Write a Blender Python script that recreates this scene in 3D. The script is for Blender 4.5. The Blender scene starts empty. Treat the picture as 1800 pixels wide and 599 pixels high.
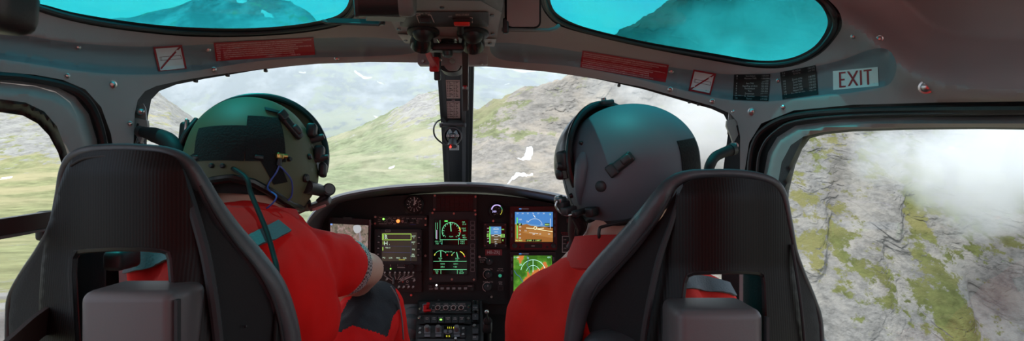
import bpy, bmesh, math, random
import numpy as np
from mathutils import Vector, Matrix, noise
from mathutils.geometry import delaunay_2d_cdt
random.seed(7)
SC = bpy.context.scene
COL = SC.collection
PI = math.pi
CZ = 1.25                                   # eye height above the cabin floor

def P(px, py, d):                           # a sight line of the photograph followed for d metres (d along +Y)
    return Vector(((px-900.0)/1000.0*d, d, CZ-(py-299.5)/1000.0*d))
def X(px, d): return (px-900.0)/1000.0*d
def Z(py, d): return CZ-(py-299.5)/1000.0*d

# ------------------------------------------------------------------ materials
def nodes(m):
    m.use_nodes = True
    nt = m.node_tree
    return nt, nt.nodes, nt.links, nt.nodes['Principled BSDF']
MATS = {}
def mat(name, col, rough=.6, metal=0., bump=0., bscale=200., var=0., vscale=30., spec=.5, emit=None, estr=0., coat=0., sheen=0., obj_coords=True):
    if name in MATS: return MATS[name]
    m = bpy.data.materials.new(name); nt, N, L, b = nodes(m)
    b.inputs['Base Color'].default_value = (*col, 1)
    b.inputs['Roughness'].default_value = rough
    b.inputs['Metallic'].default_value = metal
    b.inputs['Specular IOR Level'].default_value = spec
    b.inputs['Coat Weight'].default_value = coat
    b.inputs['Sheen Weight'].default_value = sheen
    if emit:
        b.inputs['Emission Color'].default_value = (*emit, 1); b.inputs['Emission Strength'].default_value = estr
    tc = N.new('ShaderNodeTexCoord')
    n2 = N.new('ShaderNodeTexNoise'); n2.inputs['Scale'].default_value = vscale; n2.inputs['Detail'].default_value = 4
    L.new(tc.outputs['Object'], n2.inputs['Vector'])
    v = max(var, .04)
    mr = N.new('ShaderNodeMapRange'); mr.inputs[1].default_value = .3; mr.inputs[2].default_value = .7
    mr.inputs[3].default_value = 1-v; mr.inputs[4].default_value = 1+v
    L.new(n2.outputs['Fac'], mr.inputs[0])
    mx = N.new('ShaderNodeMix'); mx.data_type = 'RGBA'; mx.blend_type = 'MULTIPLY'; mx.inputs[0].default_value = 1
    mx.inputs[6].default_value = (*col, 1)
    L.new(mr.outputs[0], mx.inputs[7]); L.new(mx.outputs[2], b.inputs['Base Color'])
    if bump:
        n = N.new('ShaderNodeTexNoise'); n.inputs['Scale'].default_value = bscale; n.inputs['Detail'].default_value = 3
        L.new(tc.outputs['Object'], n.inputs['Vector'])
        bp = N.new('ShaderNodeBump'); bp.inputs['Strength'].default_value = bump; bp.inputs['Distance'].default_value = .002
        L.new(n.outputs['Fac'], bp.inputs['Height']); L.new(bp.outputs[0], b.inputs['Normal'])
    MATS[name] = m
    return m
def glow(name, col, s): return mat(name, tuple(c*.1 for c in col), .5, emit=col, estr=s)
def glass(name, col, gl=.05, rough=.02, spec_col=(1,1,1)):
    if name in MATS: return MATS[name]
    m = bpy.data.materials.new(name); nt, N, L, b = nodes(m); N.remove(b)
    t = N.new('ShaderNodeBsdfTransparent'); t.inputs[0].default_value = (*col, 1)
    g = N.new('ShaderNodeBsdfGlossy'); g.inputs[0].default_value = (*spec_col, 1); g.inputs['Roughness'].default_value = rough
    mx = N.new('ShaderNodeMixShader'); mx.inputs[0].default_value = gl
    # faint streaks and smears on the pane
    tc = N.new('ShaderNodeTexCoord'); n = N.new('ShaderNodeTexNoise'); n.inputs['Scale'].default_value = 9; n.inputs['Detail'].default_value = 6
    L.new(tc.outputs['Object'], n.inputs[0])
    mr = N.new('ShaderNodeMapRange'); mr.inputs[1].default_value = .35; mr.inputs[2].default_value = .75; mr.inputs[3].default_value = gl*.6; mr.inputs[4].default_value = gl*1.4
    L.new(n.outputs['Fac'], mr.inputs[0]); L.new(mr.outputs[0], mx.inputs[0])
    L.new(t.outputs[0], mx.inputs[1]); L.new(g.outputs[0], mx.inputs[2])
    L.new(mx.outputs[0], N['Material Output'].inputs[0])
    MATS[name] = m
    return m

# ------------------------------------------------------------------ objects
ORG = {}
def tag(o, label=None, cat=None, group=None, kind=None):
    if label: o['label'] = label
    if cat: o['category'] = cat
    if group: o['group'] = group
    if kind: o['kind'] = kind
    return o
def thing(name, loc, label, cat, group=None):
    o = bpy.data.objects.new(name, None); COL.objects.link(o)
    o.location = loc; o.empty_display_size = .02; ORG[o.name] = Vector(loc)
    return tag(o, label, cat, group)

class MB:
    def __init__(s): s.v = []; s.f = []; s.m = []; s.mi = 0
    def add(s, vs, fs):
        b = len(s.v); s.v += [tuple(p) for p in vs]
        s.f += [tuple(i+b for i in f) for f in fs]; s.m += [s.mi]*len(fs)
        return s
    def use(s, i): s.mi = i; return s
    def quad(s, a, b, c, d): return s.add([a, b, c, d], [(0, 1, 2, 3)])
    def poly(s, pts): return s.add(pts, [tuple(range(len(pts)))])
    def box8(s, p):                        # p: 8 points, 0-3 one face ring, 4-7 the opposite ring
        return s.add(p, [(0,1,2,3), (7,6,5,4), (0,4,5,1), (1,5,6,2), (2,6,7,3), (3,7,4,0)])
    def box(s, c, size, R=None):
        c = Vector(c); hx, hy, hz = [q/2 for q in size]; R = R or Matrix.Identity(3)
        pts = [c + R @ Vector(q) for q in ((-hx,-hy,-hz), (hx,-hy,-hz), (hx,-hy,hz), (-hx,-hy,hz), (-hx,hy,-hz), (hx,hy,-hz), (hx,hy,hz), (-hx,hy,hz))]
        return s.box8(pts)
    def rbox(s, c, size, r, R=None, seg=3):  # rounded box
        c = Vector(c); R = R or Matrix.Identity(3)
        bm = bmesh.new(); bmesh.ops.create_cube(bm, size=1)
        for v in bm.verts: v.co = Vector((v.co.x*size[0], v.co.y*size[1], v.co.z*size[2]))
        bmesh.ops.bevel(bm, geom=bm.edges[:], offset=min(r, min(size)*.49), segments=seg, affect='EDGES', profile=.5)
        bm.verts.ensure_lookup_table()
        vs = [c + R @ v.co for v in bm.verts]; fs = [tuple(v.index for v in f.verts) for f in bm.faces]
        bm.free(); return s.add(vs, fs)
    def lathe(s, prof, c, axis=(0,-1,0), n=24, cap=True):   # prof: (radius, height along axis)
        c = Vector(c); a = Vector(axis).normalized()
        u = a.orthogonal().normalized(); w = a.cross(u)
        vs = []; fs = []
        for r, h in prof:
            for k in range(n):
                t = 2*PI*k/n; vs.append(c + a*h + (u*math.cos(t) + w*math.sin(t))*r)
        for j in range(len(prof)-1):
            for k in range(n):
                k2 = (k+1) % n; fs.append((j*n+k, j*n+k2, (j+1)*n+k2, (j+1)*n+k))
        if cap:
            fs.append(tuple(range(n))[::-1]); fs.append(tuple((len(prof)-1)*n+k for k in range(n)))
        return s.add(vs, fs)
    def cyl(s, a, b, r, r2=None, n=16):
        a = Vector(a); b = Vector(b); L = (b-a).length
        return s.lathe([(r, 0), (r if r2 is None else r2, L)], a, (b-a), n)
    def ell(s, c, rad, R=None, n=20, m=12):
        c = Vector(c); R = R or Matrix.Identity(3); vs = []; fs = []
        for j in range(m+1):
            th = PI*j/m
            for k in range(n):
                ph = 2*PI*k/n
                vs.append(c + R @ Vector((rad[0]*math.sin(th)*math.cos(ph), rad[1]*math.sin(th)*math.sin(ph), rad[2]*math.cos(th))))
        for j in range(m):
            for k in range(n):
                k2 = (k+1) % n; fs.append((j*n+k, j*n+k2, (j+1)*n+k2, (j+1)*n+k))
        return s.add(vs, fs)
    def tube(s, pts, r, n=10, smooth=0, closed=False, flat=1.0, up=None):
        pts = [Vector(p) for p in pts]
        if smooth: pts = spline(pts, smooth, closed)
        rr = r if isinstance(r, (list, tuple)) else None
        N_ = len(pts); vs = []; fs = []; prev = None
        for i, p in enumerate(pts):
            a = pts[i-1] if (i > 0 or closed) else p; b = pts[(i+1) % N_] if (i < N_-1 or closed) else p
            t = (b-a).normalized()
            if up is not None:
                u = (Vector(up) - t*t.dot(Vector(up)))
                u = u.normalized() if u.length > 1e-6 else t.orthogonal().normalized()
            else:
                u = t.orthogonal().normalized() if prev is None else (prev - t*prev.dot(t)).normalized()
            prev = u; w = t.cross(u)
            R_ = r if rr is None else np.interp(i/(N_-1), np.linspace(0, 1, len(rr)), rr)
            for k in range(n):
                q = 2*PI*k/n; vs.append(p + (u*math.cos(q)*flat + w*math.sin(q))*float(R_))
        for i in range(N_ if closed else N_-1):
            i2 = (i+1) % N_
            for k in range(n):
                k2 = (k+1) % n; fs.append((i*n+k, i*n+k2, i2*n+k2, i2*n+k))
        if not closed:
            fs.append(tuple(range(n))[::-1]); fs.append(tuple((N_-1)*n+k for k in range(n)))
        return s.add(vs, fs)
    def ribbon(s, pts, wdir, w, th, nrm, smooth=0):   # a strap: width along wdir, thickness along nrm
        pts = [Vector(p) for p in pts]
        if smooth: pts = spline(pts, smooth)
        N_ = len(pts)
        wd = [Vector(wdir).normalized()]*N_ if not isinstance(wdir, list) else wdir
        vs = []; fs = []
        for i, p in enumerate(pts):
            a = pts[max(i-1, 0)]; b = pts[min(i+1, N_-1)]; t = (b-a).normalized()
            ww = (wd[i]-t*t.dot(wd[i])).normalized(); nn = t.cross(ww)
            for q in (-1, 1): 
                vs += [p+ww*w/2*q+nn*th/2, p+ww*w/2*q-nn*th/2]
        for i in range(N_-1):
            a = i*4; b = a+4
            for (x, y) in ((0,1), (1,3), (3,2), (2,0)): fs.append((a+x, a+y, b+y, b+x))
        fs += [(0,2,3,1), (N_*4-4, N_*4-3, N_*4-1, N_*4-2)]
        return s.add(vs, fs)
    # shapes laid out on a face at depth d0 (a flat plate facing the seats), standing proud of it
    def prism(s, poly, d_front, d_back):
        n = len(poly); fr = [P(x, y, d_back) for x, y in poly]
        f2 = [Vector((q.x, d_front, q.z)) for q in fr]
        fs = [tuple(range(n)), tuple(range(2*n-1, n-1, -1))]
        fs += [(i, n+i, n+(i+1) % n, (i+1) % n) for i in range(n)]
        return s.add(f2+fr, fs)
    def prect(s, x0, y0, x1, y1, df, db, r=0, seg=3): return s.prism(rrect(x0, y0, x1, y1, r, seg), df, db)
    def pcyl(s, x, y, rpx, d, h, n=20, taper=1.0):
        c = P(x, y, d); r = rpx*d/1000
        return s.lathe([(r, 0), (r, h*.85), (r*.92*taper, h)], c, (0,-1,0), n)
    def pring(s, x, y, r0, r1, d, h, n=28, a0=0, a1=360):
        c = P(x, y, d); k = d/1000; vs = []; fs = []
        full = abs(a1-a0) >= 359.9
        cnt = n if full else n+1
        for i in range(cnt):
            a = math.radians(a0+(a1-a0)*i/n)
            for r, hh in ((r0, 0), (r1, 0), (r1, h), (r0, h)):
                vs.append(c + Vector((math.cos(a)*r*k, -hh, math.sin(a)*r*k)))
        for i in range(n):
            j = (i+1) % cnt
            for q in range(4):
                fs.append((i*4+q, i*4+(q+1) % 4, j*4+(q+1) % 4, j*4+q))
        if not full: fs += [(0,1,2,3), ((cnt-1)*4+3, (cnt-1)*4+2, (cnt-1)*4+1, (cnt-1)*4)]
        return s.add(vs, fs)
    def pline(s, x0, y0, x1, y1, w, d, h=.0006):
        dx, dy = x1-x0, y1-y0; l = math.hypot(dx, dy) or 1; nx, ny = -dy/l*w/2, dx/l*w/2
        return s.prism([(x0+nx, y0+ny), (x1+nx, y1+ny), (x1-nx, y1-ny), (x0-nx, y0-ny)], d-h, d)
    def prectline(s, x0, y0, x1, y1, w, d, h=.0006):
        s.pline(x0-w/2, y0, x1+w/2, y0, w, d, h); s.pline(x0-w/2, y1, x1+w/2, y1, w, d, h)
        s.pline(x0, y0, x0, y1, w, d, h); return s.pline(x1, y0, x1, y1, w, d, h)
    def ptext(s, txt, x, y, hpx, d, lift=.0008, align='C', wpx=None):   # y: middle of the line
        vs, fs, w, h = text_geo(txt)
        sc = hpx/h; sx = sc if wpx is None else wpx/max(w, 1e-6)
        ox = {'C': -w*sx/2, 'L': 0, 'R': -w*sx}[align]
        return s.add([P(x+ox+a*sx, y+hpx/2-b*sc, d)-Vector((0, lift, 0)) for a, b in vs], fs)
    def mtext(s, txt, M, u0, v0, u1, v1, lift):  # text stretched in a box of a patch
        vs, fs, w, h = text_geo(txt)
        return s.add([M(u0+(u1-u0)*a/w, v1+(v0-v1)*b/h, lift) for a, b in vs], fs)
    def build(s, name, mats, parent=None, smooth=35, loc=None):
        if not isinstance(mats, (list, tuple)): mats = [mats]
        o = None
        org = ORG[parent.name] if parent is not None else (Vector(loc) if loc is not None else Vector((0, 0, 0)))
        me = bpy.data.meshes.new(name)
        me.from_pydata([(a[0]-org.x, a[1]-org.y, a[2]-org.z) for a in s.v], [], s.f)
        for m in mats: me.materials.append(m)
        me.polygons.foreach_set('material_index', s.m)
        bm = bmesh.new(); bm.from_mesh(me); bmesh.ops.recalc_face_normals(bm, faces=bm.faces[:]); bm.to_mesh(me); bm.free()
        if smooth:
            me.polygons.foreach_set('use_smooth', [True]*len(me.polygons)); me.set_sharp_from_angle(angle=math.radians(smooth))
        me.update()
        o = bpy.data.objects.new(name, me); COL.objects.link(o)
        if parent is not None: o.parent = parent
        else: o.location = org
        ORG[o.name] = org
        return o

def spline(pts, k, closed=False):
    out = []; n = len(pts)
    rng = range(n) if closed else range(n-1)
    for i in rng:
        p0 = pts[(i-1) % n] if (closed or i > 0) else pts[i]; p1 = pts[i]; p2 = pts[(i+1) % n]
        p3 = pts[(i+2) % n] if (closed or i+2 < n) else p2
        for j in range(k):
            t = j/k
            out.append(.5*((2*p1)+(p2-p0)*t+(2*p0-5*p1+4*p2-p3)*t*t+(3*p1-p0-3*p2+p3)*t**3))
    if not closed: out.append(pts[-1])
    return out
def spl2(pts, k=6, closed=False):
    return [(v.x, v.y) for v in spline([Vector((a, b, 0)) for a, b in pts], k, closed)]
def rrect(x0, y0, x1, y1, r, seg=3):
    if r <= 0: return [(x0,y0), (x1,y0), (x1,y1), (x0,y1)]
    out = []
    for cx, cy, a in ((x1-r, y0+r, -90), (x1-r, y1-r, 0), (x0+r, y1-r, 90), (x0+r, y0+r, 180)):
        for i in range(seg+1):
            t = math.radians(a+90*i/seg); out.append((cx+r*math.cos(t), cy+r*math.sin(t)))
    return out
_TG = {}
def text_geo(txt):
    if txt in _TG: return _TG[txt]
    cu = bpy.data.curves.new('t', 'FONT'); cu.body = txt; cu.resolution_u = 2
    ob = bpy.data.objects.new('t', cu); COL.objects.link(ob)
    me = bpy.data.meshes.new_from_object(ob)
    vs = [(v.co.x, v.co.y) for v in me.vertices]; fs = [tuple(p.vertices) for p in me.polygons]
    bpy.data.objects.remove(ob); bpy.data.curves.remove(cu); bpy.data.meshes.remove(me)
    x0 = min(v[0] for v in vs); x1 = max(v[0] for v in vs); y1 = max(v[1] for v in vs)
    y0 = min(0, 0)
    _TG[txt] = ([(a-x0, b) for a, b in vs], fs, x1-x0, max(y1, .3))
    return _TG[txt]

# ------------------------------------------------------------------ sheets: outlined panels with holes, curved in depth, with thickness
def inside(poly, x, y):
    px = np.array([p[0] for p in poly]); py = np.array([p[1] for p in poly])
    x = np.asarray(x, float); y = np.asarray(y, float); r = np.zeros(x.shape, bool)
    j = len(poly)-1
    for i in range(len(poly)):
        c = ((py[i] > y) != (py[j] > y)) & (x < (px[j]-px[i])*(y-py[i])/((py[j]-py[i]) or 1e-9)+px[i])
        r ^= c; j = i
    return r
def distpoly(pts, x, y, closed=False):
    x = np.asarray(x, float); y = np.asarray(y, float); best = np.full(x.shape, 1e9)
    n = len(pts)
    for i in range(n if closed else n-1):
        ax, ay = pts[i]; bx, by = pts[(i+1) % n]; dx, dy = bx-ax, by-ay; l2 = dx*dx+dy*dy or 1e-9
        t = np.clip(((x-ax)*dx+(y-ay)*dy)/l2, 0, 1)
        best = np.minimum(best, np.hypot(x-ax-t*dx, y-ay-t*dy))
    return best
def sheet(name, outline, holes, dfun, th, mats, parent=None, step=12, zones=(), smooth=40, loc=None, extra=()):
    """outline/holes/zones: outlines of the panel, its openings and its areas of another material; dfun(x, y): its distance"""
    pts = []; edges = []
    def addloop(lp, closed=True):
        # cut long segments
        b = len(pts); q = []
        n = len(lp)
        for i in range(n if closed else n-1):
            a = lp[i]; c = lp[(i+1) % n]; k = max(1, int(math.hypot(c[0]-a[0], c[1]-a[1])/step))
            for j in range(k): q.append((a[0]+(c[0]-a[0])*j/k, a[1]+(c[1]-a[1])*j/k))
        if not closed: q.append(lp[-1])
        pts.extend(q); m = len(q)
        edges.extend([(b+i, b+(i+1) % m) for i in range(m if closed else m-1)])
    addloop(outline)
    for h in holes: addloop(h)
    for z in zones: addloop(z)
    for e in extra: addloop(e, False)
    xs = [p[0] for p in outline]; ys = [p[1] for p in outline]
    gx, gy = np.meshgrid(np.arange(min(xs)+step*.5, max(xs), step), np.arange(min(ys)+step*.5, max(ys), step))
    gx = gx.copy(); gx[::2] += step*.5; gx = gx.ravel(); gy = gy.ravel()
    ok = inside(outline, gx, gy) & (distpoly(outline, gx, gy, True) > step*.4)
    for h in list(holes): ok &= ~inside(h, gx, gy) & (distpoly(h, gx, gy, True) > step*.4)
    for z in zones: ok &= distpoly(z, gx, gy, True) > step*.35
    pts.extend(zip(gx[ok].tolist(), gy[ok].tolist()))
    vo, eo, fo, *_ = delaunay_2d_cdt([Vector(p) for p in pts], edges, [], 0, 1e-4)
    vx = np.array([v.x for v in vo]); vy = np.array([v.y for v in vo]); F = np.array([f[:3] for f in fo])
    cx = vx[F].mean(1); cy = vy[F].mean(1)
    keep = inside(outline, cx, cy)
    for h in holes: keep &= ~inside(h, cx, cy)
    F = F[keep]; cx = cx[keep]; cy = cy[keep]
    mi = np.zeros(len(F), int)
    for k, z in enumerate(zones): mi[inside(z, cx, cy)] = k+1
    dd = np.asarray(dfun(vx, vy), float)
    n = len(vx)
    V = np.empty((2*n, 3))
    for s_, off in ((0, 0.), (1, th)):
        d = dd+off
        V[s_*n:(s_+1)*n, 0] = (vx-900)/1000*d; V[s_*n:(s_+1)*n, 1] = d; V[s_*n:(s_+1)*n, 2] = CZ-(vy-299.5)/1000*d
    cnt = {}
    for f in F:
        for a, b in ((f[0], f[1]), (f[1], f[2]), (f[2], f[0])): cnt.setdefault((min(a, b), max(a, b)), []).append((a, b))
    faces = [tuple(map(int, f)) for f in F]; mm = mi.tolist()
    faces += [tuple(int(i)+n for i in f[::-1]) for f in F]; mm += mi.tolist()
    own = {}
    for f, m_ in zip(F, mi):
        for a, b in ((f[0], f[1]), (f[1], f[2]), (f[2], f[0])): own[(int(a), int(b))] = int(m_)
    for k, l in cnt.items():
        if len(l) == 1:
            a, b = map(int, l[0]); faces.append((b, a, a+n, b+n)); mm.append(own[(a, b)])
    mb = MB(); mb.v = [tuple(v) for v in V]; mb.f = faces; mb.m = mm
    return mb.build(name, mats, parent, smooth, loc)
class Patch:                                # a sticker or card lying on a curved surface, given by its four corners
    def __init__(s, tl, tr, br, bl, dfun): s.c = (tl, tr, br, bl); s.d = dfun
    def __call__(s, u, v, lift=0.):
        tl, tr, br, bl = s.c
        x = (tl[0]*(1-u)+tr[0]*u)*(1-v)+(bl[0]*(1-u)+br[0]*u)*v
        y = (tl[1]*(1-u)+tr[1]*u)*(1-v)+(bl[1]*(1-u)+br[1]*u)*v
        return P(x, y, float(s.d(np.array([x]), np.array([y]))[0])-lift)
    def slab(s, mb, u0, v0, u1, v1, l0, l1, nu=8, nv=4):
        vs = []; fs = []
        for L_ in (l1, l0):
            for j in range(nv+1):
                for i in range(nu+1): vs.append(s(u0+(u1-u0)*i/nu, v0+(v1-v0)*j/nv, L_))
        w = nu+1; K = w*(nv+1)
        for j in range(nv):
            for i in range(nu):
                a = j*w+i; fs += [(a, a+1, a+1+w, a+w), (K+a+w, K+a+w+1, K+a+1, K+a)]
        for i in range(nu): fs += [(i, K+i, K+i+1, i+1), (nv*w+i, nv*w+i+1, K+nv*w+i+1, K+nv*w+i)]
        for j in range(nv): fs += [(j*w, (j+1)*w, K+(j+1)*w, K+j*w), (j*w+nu, K+j*w+nu, K+(j+1)*w+nu, (j+1)*w+nu)]
        mb.add(vs, fs); return mb
    def bar(s, mb, u0, v0, u1, v1, wu, wv, lift, n=6):   # a stroke
        vs = []; fs = []
        for i in range(n+1):
            t = i/n; u = u0+(u1-u0)*t; v = v0+(v1-v0)*t
            vs += [s(u-wu, v-wv, lift), s(u+wu, v+wv, lift)]
        for i in range(n): fs.append((2*i, 2*i+1, 2*i+3, 2*i+2))
        return mb.add(vs, fs)
# ================================================================== materials of the cabin
M_TRIM = mat('cabin_paint_red_bounce', (.33,.268,.262), .55, bump=.12, bscale=600, var=.06, vscale=5)  # pink cast of red bounce light mixed into the trim colour
M_BAND = mat('cabin_band_cool_light', (.165,.195,.215), .42, bump=.1, bscale=700, var=.05, vscale=6)  # same lining paint; the cooler, dimmer light in the recess is in its colour
M_RUBBER = mat('black_rubber', (.012,.012,.013), .5, bump=.15, bscale=400)
M_BLACK = mat('black_plastic', (.014,.013,.014), .45, bump=.1, bscale=500)
M_DARK = mat('dark_grey_plastic', (.035,.034,.036), .5, bump=.1, bscale=500)
M_PANEL = mat('panel_paint', (.011,.0098,.0102), .62, bump=.2, bscale=900)
M_GREY = mat('grey_metal_paint', (.16,.158,.155), .45, bump=.08, bscale=400)
M_STEEL = mat('bright_steel', (.55,.54,.53), .28, metal=1)
M_DSTEEL = mat('dark_steel', (.2,.2,.2), .35, metal=1)
M_RED = mat('red_paint', (.55,.008,.012), .45)
M_PLAC = mat('placard_red', (.36,.006,.014), .5, var=.06)
M_PAPER = mat('sticker_white', (.66,.66,.66), .5)
M_PLTXT = mat('placard_text', (.85,.62,.62), .6)
M_LETTER = mat('panel_lettering', (.62,.5,.48), .6)
M_BLUEGLASS = glass('tinted_roof_pane', (.16,.68,.70), .03)
M_CLEAR = glass('clear_pane', (.95,.97,.98), .03)
M_BEIGE = mat('door_frame_paint', (.33,.295,.285), .5, bump=.1, bscale=500)
M_CARPET = mat('dark_carpet', (.03,.035,.036), .9, bump=.5, bscale=300)

# ================================================================== cabin shell: a rounded box seen from its inside
XL, XR, HR, FR = .83, .72, .37, 1.56
BAND_L = spl2([(-150,60),(0,57),(120,74),(250,82),(400,76),(560,67),(660,66),(722,74),(738,83),(722,94),(650,99),(550,101),(450,108),(330,126),(250,131),(150,126),(0,104),(-150,90)], 4, True)
BAND_R = spl2([(862,80),(880,75),(930,78),(1000,88),(1100,104),(1200,121),(1290,131),(1380,126),(1470,108),(1530,87),(1562,88),(1576,115),(1566,145),(1540,155),(1480,165),(1380,176),(1320,178),(1260,172),(1180,153),(1100,134),(1000,116),(900,108),(868,98)], 4, True)
BEAM = [(1330,-90),(1400,0),(1460,25),(1520,60),(1560,98),(1600,128),(1660,148),(1740,158),(2100,160)]
BEAML = [(-200,40),(0,62),(60,95)]
def dshell0(x, y):
    x = np.asarray(x, float); y = np.asarray(y, float)
    u = np.where(x < 900, XL/np.maximum((900-x)/1000, 1e-3), XR/np.maximum((x-900)/1000, 1e-3))
    r = HR/np.maximum((299.5-y)/1000, 1e-3)
    d = (u**-6.+r**-6.+FR**-6.)**(-1/6.)
    for b in (BAND_L, BAND_R):               # shallow recess of the header band
        q = distpoly(b, x, y, True); s = np.where(inside(b, x, y), q, -q)
        d = d+.016*np.clip(s/9, 0, 1)
    q = distpoly(BEAM, x, y); d = d-.05*np.exp(-(q/30)**2)
    up = inside([(1330,-300),(1330,-90)]+BEAM+[(2100,-300)], x, y)
    d = np.where(up, d+.10*np.clip(q/90, 0, 1), d)       # liner of the rear roof, set back above the arch
    for lx, ly0, ly1 in ((384,60,140), (640,60,110), (918,70,115), (1193,100,180)):   # joints pressed in the lining
        d = d-.006*np.exp(-((x-lx)/5)**2)*((y > ly0) & (y < ly1))
    return d
_gx = np.arange(-280, 2101, 3.); _gy = np.arange(-270, 711, 3.)
_GX, _GY = np.meshgrid(_gx, _gy)
_GD = dshell0(_GX.ravel(), _GY.ravel()).reshape(_GX.shape)
def dshell(x, y):
    x = np.asarray(x, float); y = np.asarray(y, float)
    fx = np.clip((x+280)/3, 0, len(_gx)-1.001); fy = np.clip((y+270)/3, 0, len(_gy)-1.001)
    i = fx.astype(int); j = fy.astype(int); a = fx-i; b = fy-j
    return (_GD[j,i]*(1-a)+_GD[j,i+1]*a)*(1-b)+(_GD[j+1,i]*(1-a)+_GD[j+1,i+1]*a)*b
WS = [(236,640),(235,250),(237,200),(242,176),(255,160),(275,151),(320,141),(390,130),(470,120),(560,112),(650,109),(740,110),(800,113),(870,118),(960,126),(1050,138),(1130,153),(1200,172),(1255,187),(1283,199),(1296,214),(1301,240),(1299,640)]
DL = [(-230,640),(-230,118),(-60,121),(0,126),(60,131),(110,140),(150,157),(178,188),(195,235),(205,300),(212,640)]
DR = [(1300+8,640),(1309,300),(1317,250),(1338,217),(1395,194),(1500,184),(1650,180),(1800,178),(2050,176),(2050,640)]
RWL = [(20,-160),(20,-30),(36,0),(60,17),(110,33),(170,46),(250,57),(330,64),(420,65),(510,60),(580,50),(612,38),(630,18),(634,-10),(634,-160)]
RWR = [(945,-128),(945,-30),(950,5),(962,28),(985,46),(1040,62),(1130,83),(1250,106),(1330,119),(1390,117),(1440,96),(1472,62),(1480,40),(1472,16),(1445,-8),(1400,-32),(1330,-75),(1270,-118),(1240,-128)]
outer = [(-235,700),(-235,-240),(2060,-240),(2060,700)]
RWL = spl2(RWL, 4); RWR = spl2(RWR, 4)
shell_out = [(-260,-260),(2080,-260),(2080,640),(-260,640)]
def cut(h): return [(x, min(y, 630)) for x, y in h]
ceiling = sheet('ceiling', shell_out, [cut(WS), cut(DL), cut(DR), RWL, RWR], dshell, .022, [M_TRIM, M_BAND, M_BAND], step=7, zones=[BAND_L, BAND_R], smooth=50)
tag(ceiling, kind='structure')
# screws in the lining
for i, (sx, sy, r) in enumerate(((197,148,5),(137,83,3),(118,133,3),(228,217,3),(366,87,3),(376,122,3),(592,103,3),(1180,125,3),(1178,157,3),(1322,196,5),(1628,153,8),(1292,256,4),(1377,188,3),(1546,68,4),(1500,64,3),(1252,178,3),(1368,142,2.5))):
    d = float(dshell([sx], [sy])[0]); c = P(sx, sy, d); k = r*d/1000
    ax = (Vector((0, 0, CZ))-c).normalized()
    MB().lathe([(k*1.5, -.003), (k*1.5, .001), (k*1.1, .0015), (k, .004), (k*.5, .006)], c, ax, 16).build('screw', M_STEEL, ceiling)

# rear of the cabin behind the camera: lining, bulkhead, and an unseen bench added to bounce red light
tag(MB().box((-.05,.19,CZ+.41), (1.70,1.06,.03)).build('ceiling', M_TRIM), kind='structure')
tag(MB().box((-.05,.35,.27), (1.66,3.6,.04)).build('floor', M_CARPET), kind='structure')
b = thing('bounce_bench', (-.05,-.45,.29), 'unseen red bench added behind the camera to bounce red light', 'bench')
mr = mat('red_bounce_cloth', (.75,.02,.015), .8, bump=.3)
MB().rbox((-0.05, -.40, 0.7), (1.4,.52,.14), .05).build('seat', mr, b)
MB().rbox((-0.05, -.72, 1.22), (1.4,.14,1.05), .06).build('backrest', mr, b)
for sx in (-.6, .5): MB().rbox((sx,-.42,.46), (.06,.42,.34), .012).build('leg', M_DARK, b)
tag(MB().rbox((-.86,-.55,.6), (.03,1.7,.62), .01).build('wall_left', M_DARK), kind='structure')
tag(MB().rbox((.76,-.55,.6), (.03,1.7,.62), .01).build('wall_right', M_DARK), kind='structure')

# ================================================================== roof windows, tinted, with their black seals
def off(dz): return lambda x, y: dshell(x, y)+dz
GL = [(36,-150),(36,-30),(52,0),(85,10),(130,22),(200,34),(280,44),(360,49),(450,49),(530,42),(585,30),(606,16),(614,-2),(616,-30),(616,-150)]
GR = [(966,-118),(966,-20),(970,10),(985,28),(1020,45),(1080,61),(1150,76),(1250,93),(1330,106),(1385,103),(1425,86),(1447,62),(1455,38),(1446,14),(1425,-5),(1380,-30),(1310,-75),(1255,-108),(1230,-118)]
GL = spl2(GL, 4); GR = spl2(GR, 4); RWLs = RWL; RWRs = RWR
for i, (o_, g_) in enumerate(((RWL, GL), (RWR, GR))):
    def gro(p, k): # a slightly larger loop
        cx = sum(q[0] for q in p)/len(p); cy = sum(q[1] for q in p)/len(p)
        return [(cx+(q[0]-cx)*k, cy+(q[1]-cy)*k) for q in p]
    w = sheet('window_%d' % (3+i), gro(g_, 1.012), [], off(.012), .004, [M_BLUEGLASS], step=30, smooth=60); tag(w, kind='structure')
    mid = [((a[0]*.55+b_[0]*.45), (a[1]*.55+b_[1]*.45)) for a, b_ in zip([nearest for nearest in o_], [min(g_, key=lambda q: math.hypot(q[0]-p[0], q[1]-p[1])) for p in o_])]
    sheet('window_seal', gro(o_, 1.004), [g_], off(.004), .024, [M_RUBBER], w, step=10, smooth=60)
    pts = spline([P(x, y, float(dshell([x], [y])[0])+.001) for x, y in mid], 4)
    MB().tube(pts, .0055, 8).build('seal_lip', M_BLACK, w)

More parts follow.
